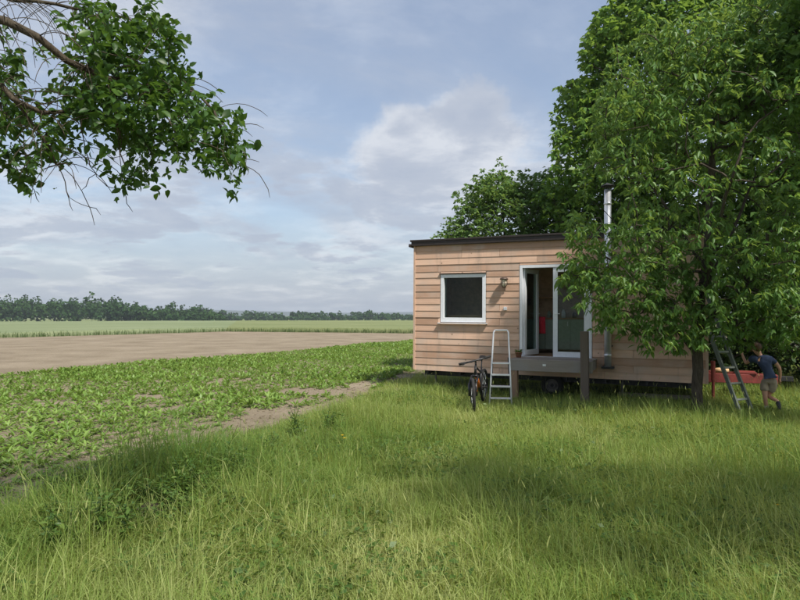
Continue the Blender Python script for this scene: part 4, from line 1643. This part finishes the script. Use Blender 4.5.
def child():
    e = empty('person', (7.03, 11.5, .03))
    e.scale = (1.06, 1.06, 1.06)
    tag(e, 'child in navy t-shirt and khaki shorts climbing beside the wooden ladder', 'person')
    # x to the right, y away, z up; the child faces away to the left, leaning forward
    V = {}
    V['pelvis'] = (.06, .02, .60)
    V['waist'] = (.04, .03, .73)
    V['chest'] = (-.01, .07, .89)
    V['neck'] = (-.06, .12, 1.03)
    V['head0'] = (-.09, .16, 1.09)
    V['head1'] = (-.11, .18, 1.19)
    V['shR'] = (.10, .02, .98)
    V['elR'] = (.20, -.03, .80)
    V['wrR'] = (.235, .02, .635)
    V['palmR'] = (.235, .045, .58)
    V['shL'] = (-.15, .20, .98)
    V['elL'] = (-.20, .33, .86)
    V['wrL'] = (-.22, .40, 1.0)
    V['palmL'] = (-.225, .42, 1.05)
    V['hipL'] = (-.02, .07, .54)
    V['knL'] = (-.04, .03, .30)
    V['anL'] = (.0, .05, .075)
    V['heelL'] = (.0, .04, .03)
    V['toeL'] = (-.08, .12, .025)
    V['hipR'] = (.11, -.02, .54)
    V['knR'] = (.05, .10, .29)
    V['anR'] = (.085, -.14, .235)
    V['toeR'] = (.07, -.20, .12)
    names = list(V)
    idx = {k: i for i, k in enumerate(names)}
    rad_ = {'pelvis': (.10, .085), 'waist': (.09, .075), 'chest': (.105, .08), 'neck': .036, 'head0': (.062, .062), 'head1': (.08, .085),
            'shR': .045, 'elR': .031, 'wrR': .022, 'palmR': (.026, .016), 'shL': .045, 'elL': .031, 'wrL': .022, 'palmL': (.026, .016),
            'hipL': .07, 'knL': .044, 'anL': .03, 'heelL': .028, 'toeL': .022, 'hipR': .07, 'knR': .044, 'anR': .03, 'toeR': .022}
    E = [('pelvis', 'waist'), ('waist', 'chest'), ('chest', 'neck'), ('neck', 'head0'), ('head0', 'head1'), ('chest', 'shR'), ('shR', 'elR'), ('elR', 'wrR'), ('wrR', 'palmR'),
         ('chest', 'shL'), ('shL', 'elL'), ('elL', 'wrL'), ('wrL', 'palmL'), ('pelvis', 'hipL'), ('hipL', 'knL'), ('knL', 'anL'), ('anL', 'heelL'), ('heelL', 'toeL'),
         ('pelvis', 'hipR'), ('hipR', 'knR'), ('knR', 'anR'), ('anR', 'toeR')]
    pts = [V[k] for k in names]
    rr = [rad_[k] for k in names]
    ed = [(idx[a], idx[b]) for a, b in E]
    # fingers and thumbs
    for hand, wrist, spread in (('palmR', 'wrR', (0, 1, 0)), ('palmL', 'wrL', (0, .2, 1))):
        p = Vector(V[hand])
        d = (p - Vector(V[wrist])).normalized()
        s = Vector(spread)
        s = (s - d * s.dot(d)).normalized()
        nrm = d.cross(s)
        for k, ln in enumerate((.042, .048, .045, .036)):
            b = p + s * (.018 * (k - 1.5)) + d * .02
            m_ = b + d * ln * .55 + nrm * .006
            t = m_ + d * ln * .35 + nrm * .018
            i0 = len(pts)
            pts += [tuple(b), tuple(m_), tuple(t)]
            rr += [.0075, .007, .0055]
            ed += [(idx[hand], i0), (i0, i0 + 1), (i0 + 1, i0 + 2)]
        b = p - s * .025 - d * .01
        t = b - s * .015 + d * .03 + nrm * .012
        i0 = len(pts)
        pts += [tuple(b), tuple(t)]
        rr += [.009, .0065]
        ed += [(idx[hand], i0), (i0, i0 + 1)]
    skin_mesh('body', pts, ed, rr, M['skin'], e, 0)

    folds = bpy.data.textures.new('cloth_folds', 'CLOUDS')
    folds.noise_scale = .055

    def sub(keys, edges, rads, name, mat, fold=0.0):
        o = skin_mesh(name, [V[k] if isinstance(k, str) else k for k in keys], edges, rads, mat, e, 0, 3 if fold else 2)
        if fold:
            dm = o.modifiers.new('folds', 'DISPLACE')
            dm.texture = folds
            dm.strength = fold
            dm.mid_level = .45
        return o

    def lerp(a, b, t):
        return tuple(V[a][i] * (1 - t) + V[b][i] * t for i in range(3))
    sub(['waist', 'chest', lerp('chest', 'neck', .93), 'shR', lerp('shR', 'elR', .55), 'shL', lerp('shL', 'elL', .55), lerp('pelvis', 'waist', .25)],
        [(0, 1), (1, 2), (1, 3), (3, 4), (1, 5), (5, 6), (0, 7)], [(.110, .098), (.128, .105), .055, .074, .060, .074, .060, (.124, .110)], 't_shirt', M['navy'], .02)
    sub(['pelvis', 'hipL', lerp('hipL', 'knL', .7), 'hipR', lerp('hipR', 'knR', .7), lerp('pelvis', 'waist', .4)],
        [(0, 1), (1, 2), (0, 3), (3, 4), (0, 5)], [(.112, .10), .085, .078, .085, .078, (.108, .095)], 'shorts', M['khaki'], .018)
    sub(['anR', lerp('anR', 'toeR', .3), 'toeR', lerp('anR', 'toeR', 1.4)], [(0, 1), (1, 2), (2, 3)], [.036, .040, .036, .026], 'shoe', M['shoe'])
    sub([lerp('anL', 'heelL', .4), 'heelL', lerp('heelL', 'toeL', .5), lerp('heelL', 'toeL', 1.2)], [(0, 1), (1, 2), (2, 3)], [.036, .036, .036, .026], 'shoe', M['shoe'])
    sub([lerp('anL', 'knL', .3), lerp('anL', 'heelL', .3)], [(0, 1)], [.038, .036], 'sock', M['sock'])
    # hair: cap over the back and crown of the head
    hc = Vector((-.105, .17, 1.17))
    fd = Vector((-.55, .75, -.25)).normalized()
    hv_, hf_ = [], []
    for i in range(9):
        for k in range(16):
            a, b = math.pi * .5 * 1.22 * i / 8, 2 * math.pi * k / 16
            up = Vector((0.25, -.45, .86)).normalized()
            s1 = up.orthogonal().normalized()
            s2 = up.cross(s1)
            q_ = up * math.cos(a) + (s1 * math.cos(b) + s2 * math.sin(b)) * math.sin(a)
            r_ = .098 + .006 * math.sin(b * 5 + i)
            hv_.append(tuple(hc + q_ * r_))
    for i in range(8):
        for k in range(16):
            hf_.append((i * 16 + k, (i + 1) * 16 + k, (i + 1) * 16 + (k + 1) % 16, i * 16 + (k + 1) % 16))
    MB().add(hv_, hf_).build('hair', M['hair'], e, smooth=True)
    # face details on the far side: nose, eyes, ears
    hd = Vector((-.105, .175, 1.165))
    rt = fd.cross(Vector((0, 0, 1))).normalized()
    ms = MB()
    for s in (-1, 1):
        c = hd + rt * s * .082
        ms.lathe([(.0, -.006), (.018, -.004), (.022, .004), (.0, .006)], 10, Matrix.Translation(c) @ rt.to_track_quat('Z', 'Y').to_matrix().to_4x4())
    ms.build('ear', M['skin'], e, smooth=True)
    MB().tube([hd + fd * .075 + Vector((0, 0, .02)), hd + fd * .098 - Vector((0, 0, .01))], [.006, .012], 8).build('nose', M['skin'], e, smooth=True)
    for s in (-1, 1):
        MB().lathe([(.0, -.004), (.009, 0), (0, .005)], 10, Matrix.Translation(hd + fd * .08 + rt * s * .03 + Vector((0, 0, .015))) @ fd.to_track_quat('Z', 'Y').to_matrix().to_4x4()).build('eye', M['shoe'], e)
    mo = hd + fd * .08 - Vector((0, 0, .04))
    MB().tube([mo - rt * .02, mo + fd * .004, mo + rt * .02], .004, 6).build('mouth', M['towel'], e)


child()

# ------------------------------------------------------------------ crop plants
gc = np.random.default_rng(55)
CDIR = np.array([.44, .898])
CPER = np.array([.898, -.44])


def crop_leaves(g, n, hgt):
    az = np.arange(n) * 2.4 + g.uniform(0, .6, n)
    el = g.uniform(.3, 1.3, n)
    d = np.stack([np.cos(az) * np.cos(el), np.sin(az) * np.cos(el), np.sin(el)], 1)
    base = np.zeros((n, 3)) + np.array([0, 0, .02]) + d * .01
    L = hgt * g.uniform(.75, 1.2, n)
    return base, d, L


def crop_plant_geo(g, hgt, n=8):
    b, d, L = crop_leaves(g, n, hgt)
    h = d * np.array([1, 1, 0])
    # short stalk then broad arching blade
    bb = b + d * (L * .22)[:, None]
    v, q, t = leaves_geo(bb, unit(d - np.array([0, 0, .35])), unit(np.array([0, 0, 1.]) - h * .5), L * .70, L * .20, .12, .34)
    v2, q2, t2, _ = blades_geo(b, L * .3, np.full(n, .012), np.full(n, .5), np.arctan2(d[:, 1], d[:, 0]), np.zeros(n))
    k = len(v)
    return np.concatenate([v, v2]), [np.concatenate([q, q2 + k]), np.concatenate([t, t2 + k])]


def crop_ok(p):
    """inside the crop strip and not in a bare patch"""
    ex = edge_x(p[:, 1])
    dist_edge = (ex - p[:, 0]) * .93
    left = (p[:, 0] + 12.5) * .887 - (p[:, 1] - 18.7) * .462       # >0 right of the far-left limit
    bare = vnoise(p, 21, .8) * .55 + vnoise(p, 22, 2.4) * .45
    th = .33 + .20 * np.clip((2.6 - dist_edge) / 2.0, 0, 1) - .25 * np.clip((p[:, 1] - 13) / 8, 0, 1)
    wob = 1.2 * (vnoise(p, 23, .5) - .5)
    return (dist_edge > np.interp(p[:, 1], [5, 9, 16], [1.25, .7, .35]) + wob * .7) & (left > wob) & (bare > th) & (p[:, 1] > -4) & (p[:, 1] < 58)


# sowing points: rows with jitter
rows = np.arange(-22, 8, .42)
along = np.arange(-14, 75, .088)
A, B = np.meshgrid(rows, along)
pts = (np.array([-4.0, 8.0]) + A.ravel()[:, None] * CPER + (B.ravel() - 8)[:, None] * CDIR) + gc.normal(0, .055, (A.size, 2))
pts = pts[crop_ok(pts)]
px = 400 + pts[:, 0] / np.maximum(pts[:, 1], .1) * F_PX
vis = (pts[:, 1] > 2.5) & (px > -220) & (px < 470)
pts = pts[vis]
px = px[vis]
hg = np.clip(.10 + .12 * vnoise(pts, 31, .5) + gc.normal(0, .03, len(pts)), .08, .4)
seen = np.where((px > -5) & (px < 415), hg / pts[:, 1], 0)
near = np.argsort(-seen)[:300]
protos = []
for k in range(8):
    v, f = crop_plant_geo(gc, 1.0, 9 + k % 4)
    mm = np_mesh('crop_plant', v, f, None)
    mm.materials.append(M['crop_leaf_o'])
    protos.append(mm)
for i in near:
    o = link('crop_plant', protos[int(gc.integers(0, 8))])
    s = float(hg[i])
    o.location = (pts[i, 0], pts[i, 1], .012)
    o.rotation_euler = (0, 0, float(gc.uniform(0, 6.28)))
    o.scale = (s, s, s)
    tag(o, 'young broad leaved crop plant growing in the brown field soil', 'plant', 'young crop plants')
mask = np.ones(len(pts), bool)
mask[near] = False
pr, hr = pts[mask], hg[mask]
n = len(pr)
per = 8
az = gc.uniform(0, 6.283, (n, 1)) + np.arange(per)[None] * 2.4 + gc.normal(0, .2, (n, per))
el = gc.uniform(.3, 1.3, (n, per))
d = np.stack([np.cos(az) * np.cos(el), np.sin(az) * np.cos(el), np.sin(el)], 2).reshape(-1, 3)
L = (hr[:, None] * gc.uniform(.75, 1.2, (n, per))).ravel()
base = np.repeat(np.column_stack([pr, np.full(n, .02)]), per, 0) + d * (L * .15)[:, None]
hh = d * np.array([1, 1, 0])
ti = np.clip(np.repeat(gc.random(n) * .5, per) + gc.random(n * per) * .45, 0, 1)
nd = base[:, 1] < 13
cargs = (base, unit(d - np.array([0, 0, .35])), unit(np.array([0, 0, 1.]) - hh * .5), L * .76, L * .24)
v, q, t = leaves_geo(*[c[nd] for c in cargs], .12, .30)
v2, q2 = leaves_simple(*[c[~nd] for c in cargs])
tag(link('crop_plants', np_mesh('crop_plants', np.concatenate([v, v2]), [np.concatenate([q, q2 + len(v)]), t], np.concatenate([np.repeat(ti[nd], 7), np.repeat(ti[~nd], 4)])), M['crop_leaf']), 'strip of young green crop plants beyond the nearest rows', 'crop', kind='stuff')
print('crop', n)

# clods and crumbs on the tilled soil
nc = 9000
cy = 4.5 + 18 * gc.random(nc) ** 1.4
cx = edge_x(cy) + .4 - 9 * gc.random(nc) ** 1.6
cs_ = np.clip(gc.lognormal(-4.35, .55, nc), .005, .045)
oc = np.array([(1, 0, 0), (0, 1, 0), (-1, 0, 0), (0, -1, 0), (0, 0, .8), (0, 0, -.5)], float)
cv = oc[None] * cs_[:, None, None] * gc.uniform(.6, 1.3, (nc, 6, 1))
ca = gc.uniform(0, 6.28, nc)
rx_ = cv[:, :, 0] * np.cos(ca)[:, None] - cv[:, :, 1] * np.sin(ca)[:, None]
ry_ = cv[:, :, 0] * np.sin(ca)[:, None] + cv[:, :, 1] * np.cos(ca)[:, None]
cz2 = .03 * vnoise(np.column_stack([cx, cy]), 4, .9) + .002
cv = np.stack([rx_ + cx[:, None], ry_ + cy[:, None], cv[:, :, 2] + cz2[:, None] + cs_[:, None] * .25], 2).reshape(-1, 3)
of_ = np.array([(0, 1, 4), (1, 2, 4), (2, 3, 4), (3, 0, 4), (1, 0, 5), (2, 1, 5), (3, 2, 5), (0, 3, 5)])
tag(link('soil_clods', np_mesh('soil_clods', cv, [(of_[None] + (np.arange(nc) * 6)[:, None, None]).reshape(-1, 3)]), M['soil']),
    'small dry clods of earth lying on the tilled soil', 'soil', kind='stuff')

# ------------------------------------------------------------------ meadow grass
gg = np.random.default_rng(91)


def meadow_pts(n, y0, y1, x1fn, pw=1.0, x0fn=None):
    y = y0 + (y1 - y0) * gg.random(n) ** pw
    e = edge_x(y) + .5 * (vnoise(np.column_stack([y * 0, y]), 9, 1.3) - .5) - .15 - .9 * gg.random(n) ** 3 * vnoise(np.column_stack([y * 0, y]), 10, 2.2)
    if x0fn is not None:
        e = x0fn(y)
    x = e + (x1fn(y) - e) * gg.random(n)
    return np.column_stack([x, y])


MOLE = on_ground(152, 527)


def meadow_height(p):
    a = .6 * vnoise(p, 41, .7) + .4 * vnoise(p, 42, 2.1)
    h = .10 + .22 * a
    # tall weeds and grass along the field edge on the left
    de = p[:, 0] - edge_x(p[:, 1])
    tall = np.exp(-((p[:, 0] + 2.75) / .9) ** 2 - ((p[:, 1] - 6.5) / 1.5) ** 2)
    h += .28 * tall
    mhd = np.hypot(p[:, 0] - MOLE[0], p[:, 1] - MOLE[1])
    h *= np.clip(.1 + (mhd - .15) / .35, .1, 1)
    h *= np.clip(.45 + de / .9, .4, 1)
    # trodden line from the camera to the step ladder
    tr = np.exp(-((p[:, 0] - (.1 + .15 * (p[:, 1] - 4) + .25 * np.sin(p[:, 1] * .8))) / .6) ** 2) * np.clip((12 - p[:, 1]) / 2, 0, 1)
    h *= 1 - .5 * tr
    # thinner by the house and round the ladder, where it is kept down
    a_, b_ = house_xy(p)
    h *= 1 - .5 * np.exp(-((b_ + .7) / 1.2) ** 2) * (a_ > -.5)
    return h, tall, tr


parts = []


def tufts(cnt, y0, y1, xf, ww, per, spread, x0=None):
    """blades gathered in tufts that splay outwards"""
    c = meadow_pts(cnt, y0, y1, xf, 1.0, x0)
    a_, b_ = house_xy(c)
    under = (a_ > .0) & (a_ < HL) & (b_ > .05) & (b_ < HW)
    c = c[~under | (gg.random(len(c)) < .12)]
    m = len(c)
    h, tall, tr = meadow_height(c)
    h = h * np.clip(gg.lognormal(-.1, .38, m), .4, 2.2)
    patch = .5 * vnoise(c, 51, .45) + .5 * vnoise(c, 52, 1.6)
    ti = .42 + .8 * (patch - .5) + gg.normal(0, .15, m) - .55 * tall + .26 * tr
    flow = 2.6 + 3.0 * (vnoise(c, 61, .5) - .5)
    rep_ = lambda q: np.repeat(q, per)
    n = m * per
    off = gg.normal(0, spread, (n, 2))
    p = np.repeat(c, per, 0) + off
    ang = np.where(gg.random(n) < .7, np.arctan2(off[:, 1], off[:, 0]), rep_(flow) + gg.normal(0, 1.2, n))
    hb_ = rep_(h) * gg.uniform(.5, 1.3, n)
    tb_ = rep_(ti) + gg.normal(0, .1, n)
    dry = gg.random(n) < rep_(.04 + .12 * tr + .05 * (patch > .6))
    tb_ = np.where(dry, gg.uniform(.7, 1, n), tb_)
    parts.append(blades_geo(np.column_stack([p, np.full(n, .03)]), hb_, ww * gg.uniform(.5, 1.5, n), np.abs(gg.normal(.65, .45, n)), ang, np.clip(tb_, 0, 1)))


tufts(12500, 3.0, 6.5, lambda y: .72 * y + 1.2, .0058, 13, .05)
tufts(13500, 6.3, 11.5, lambda y: .70 * y + 1.5, .0068, 12, .05)
tufts(9000, 11.3, 17.5, lambda y: .70 * y + 2, .0085, 11, .06)
tufts(2200, 17, 26, lambda y: .7 * y + 2, .012, 9, .08)
tufts(5500, 2.5, 16, lambda y: .71 * y + 7, .009, 9, .07, lambda y: .71 * y + 1.3)
tufts(1200, -2, 3.2, lambda y: 5.5 + 0 * y, .008, 11, .06)
vs, qs, ts, tis = [], [], [], []
k = 0
for v, q, t, ti in parts:
    vs.append(v)
    qs.append(q + k)
    ts.append(t + k)
    tis.append(ti)
    k += len(v)
tag(link('meadow_grass', np_mesh('meadow_grass', np.concatenate(vs), [np.concatenate(qs), np.concatenate(ts)], np.concatenate(tis)), M['grass']),
    'long green meadow grass around the trailer house', 'grass', kind='stuff')

# small broad leaves between the blades: clover, plantain, yarrow
p = np.concatenate([meadow_pts(26000, 3.0, 8, lambda y: .72 * y + 1), meadow_pts(26000, 8, 15, lambda y: .7 * y + 1)])
p = p[vnoise(p, 71, 1.1) + .35 * gg.random(len(p)) > .68]
a_, b_ = house_xy(p)
p = p[~((a_ > 0) & (a_ < HL) & (b_ > .05) & (b_ < HW))]
n = len(p)
hm2, _, _ = meadow_height(p)
az = gg.uniform(0, 6.28, n)
dd = np.stack([np.cos(az), np.sin(az), gg.uniform(-.2, .7, n)], 1)
L = gg.uniform(.03, .085, n)
v, q = leaves_simple(np.column_stack([p, .03 + hm2 * gg.uniform(.2, .85, n)]), dd, np.array([0, 0, 1.]) + gg.normal(0, .35, (n, 3)), L, L * gg.uniform(.3, .6, n))
tag(link('meadow_herbs', np_mesh('meadow_herbs', v, [q], np.repeat(np.clip(gg.normal(.4, .22, n), 0, 1), 4)), M['weed_leaf']),
    'small broad herb leaves scattered through the meadow grass', 'herbs', kind='stuff')

# flowering stalks with pale seed heads
p = np.concatenate([meadow_pts(330, 3.2, 9, lambda y: .7 * y + 1), meadow_pts(240, 9, 15, lambda y: .7 * y + 1)])
a_, b_ = house_xy(p)
p = p[~((a_ > -.2) & (a_ < HL + .2) & (b_ > -.1) & (b_ < HW))]
n = len(p)
h = gg.uniform(.42, .72, n)
pos = np.column_stack([p, np.full(n, .03)])
ang = gg.uniform(0, 6.28, n)
lean = np.abs(gg.normal(.2, .14, n))
v1, q1, t1, i1 = blades_geo(pos, h, np.full(n, .0035), lean, ang, gg.uniform(.55, .85, n))
tip = v1.reshape(n, 5, 3)[:, 4]
hd = unit(np.stack([np.cos(ang) * (lean + .2), np.sin(ang) * (lean + .2), np.ones(n)], 1))
v2, q2, t2 = leaves_geo(tip - hd * .02, hd, rand_dirs(n, gg), gg.uniform(.04, .085, n), gg.uniform(.005, .010, n), .4, .1)
v3, q3, t3 = leaves_geo(tip - hd * .02, hd, rand_dirs(n, gg), gg.uniform(.04, .085, n), gg.uniform(.005, .010, n), .4, .1)
k1, k2 = len(v1), len(v1) + len(v2)
me = np_mesh('seed_heads', np.concatenate([v1, v2, v3]), [np.concatenate([q1, q2 + k1, q3 + k2]), np.concatenate([t1, t2 + k1, t3 + k2])],
             np.concatenate([i1, np.full(len(v2), .95), np.full(len(v3), .9)]))
tag(link('seed_heads', me, M['grass']), 'thin grass stalks with pale seed heads above the meadow', 'grass', kind='stuff')


# leafy weeds along the field edge and in the meadow
def weed(pos, h, nst, seed, label, group):
    g = np.random.default_rng(seed)
    e = empty('weed_plant', pos)
    nst += 1
    tag(e, label, 'weed', group)
    st = MB()
    B_, D_, N_, L_ = [], [], [], []
    for s in range(nst):
        az, ln = g.uniform(0, 6.28), g.uniform(.05, .55)
        top = Vector((math.cos(az) * ln * h, math.sin(az) * ln * h, h * g.uniform(.7, 1.05)))
        b0 = Vector((g.normal(0, .09), g.normal(0, .09), 0))
        st.tube([b0, b0.lerp(top, .5) + Vector((g.normal(0, .01), g.normal(0, .01), .03 * h)), top], [.005, .004, .002], 5)
        for k in range(16):
            t = .15 + .85 * k / 16
            p = b0.lerp(top, t)
            a2 = k * 2.4 + g.uniform(0, .5)
            B_.append(p)
            D_.append((math.cos(a2), math.sin(a2), g.uniform(-.2, .6)))
            N_.append((g.normal(0, .3), g.normal(0, .3), 1))
            L_.append(g.uniform(.06, .12) * (1.15 - .5 * t))
    st.build('stems', M['weed_leaf'], e)
    L_ = np.array(L_)
    v, q, t = leaves_geo(np.array(B_), np.array(D_), np.array(N_), L_, L_ * .42)
    link('foliage', np_mesh('foliage', v, [q, t], np.repeat(g.random(len(L_)), 7)), M['weed_leaf'], e)


wp = [(300, 446, .55), (235, 490, .45), (150, 486, .5), (175, 482, .5), (195, 500, .5), (120, 500, .5), (80, 520, .5), (330, 438, .4), (270, 460, .35), (215, 478, .4)]
for _ in range(40):
    xx = float(rng.uniform(45, 255))
    wp.append((xx, 545 - .30 * xx + float(rng.uniform(-2, 45)), float(rng.uniform(.28, .5))))
for i, (x, y, h) in enumerate(wp):
    p = on_ground(x, y)
    p.z = .03
    weed(p, h, 6 + i % 4, 200 + i, 'leafy green weed standing at the meadow edge beside the crop' if x < 350 else 'low broad leaved weed among the meadow grass',
         'weeds along the field edge' if x < 350 else 'weeds in the meadow')

# yellow flowers
for i, (x, y) in enumerate(((775, 530), (343, 454), (345, 460))):
    p = on_ground(x, min(y, 598))
    e = empty('dandelion', (p.x, p.y, .03))
    tag(e, 'small yellow flower in the meadow grass', 'flower', 'yellow flowers in the meadow')
    hz_ = .2 + .03 * (i % 3)
    MB().tube([(0, 0, 0), (.01, 0, hz_ * .5), (.0, .01, hz_)], .003, 5).build('stem', M['weed_leaf'], e)
    pet = MB()
    for k in range(18):
        a = k * 2.399
        rr = .008 + .016 * (k / 18)
        pet.add([(0, 0.01, hz_), (rr * math.cos(a - .2), .01 + rr * math.sin(a - .2), hz_ + .008), (1.25 * rr * math.cos(a), .01 + 1.25 * rr * math.sin(a), hz_ + .010), (rr * math.cos(a + .2), .01 + rr * math.sin(a + .2), hz_ + .008)], [(0, 1, 2, 3)])
    pet.build('flower_head', M['yellow'], e)

# dark crumbly molehill in the long grass
mh = MOLE
hv_, hf_ = [], []
for j in range(9):
    for k in range(24):
        a = 2 * math.pi * k / 24
        r_ = .42 * j / 8 * (1 + .15 * math.sin(3 * a + 1))
        z = .20 * math.exp(-(r_ / .2) ** 2) + .02 * float(vnoise(np.array([[r_ * math.cos(a), r_ * math.sin(a)]]), 8, 14)[0])
        hv_.append((r_ * math.cos(a), r_ * math.sin(a), z - .03 * (j / 8)))
for j in range(8):
    for k in range(24):
        hf_.append((j * 24 + k, (j + 1) * 24 + k, (j + 1) * 24 + (k + 1) % 24, j * 24 + (k + 1) % 24))
o = MB().add(hv_, hf_).build('molehill', M['dark_soil'], None, smooth=True, loc=(mh.x, mh.y, .03))
tag(o, 'dark crumbly molehill in the long grass near the crop', 'molehill')

# ------------------------------------------------------------------ air
hm_, ht_ = new_mat('haze_air')
ht_.t.nodes.clear()
pvn = ht_.n('VolumePrincipled', ins={'Color': (.78, .86, .95, 1), 'Density': .00026, 'Anisotropy': .2})
oo = ht_.n('OutputMaterial')
ht_.link(pvn.outputs[0], oo.inputs['Volume'])
hzb = MB().box(-4900, 4900, -4900, 4900, -7, 62).build('haze', hm_)
tag(hzb, 'thin summer haze over the fields', kind='stuff')
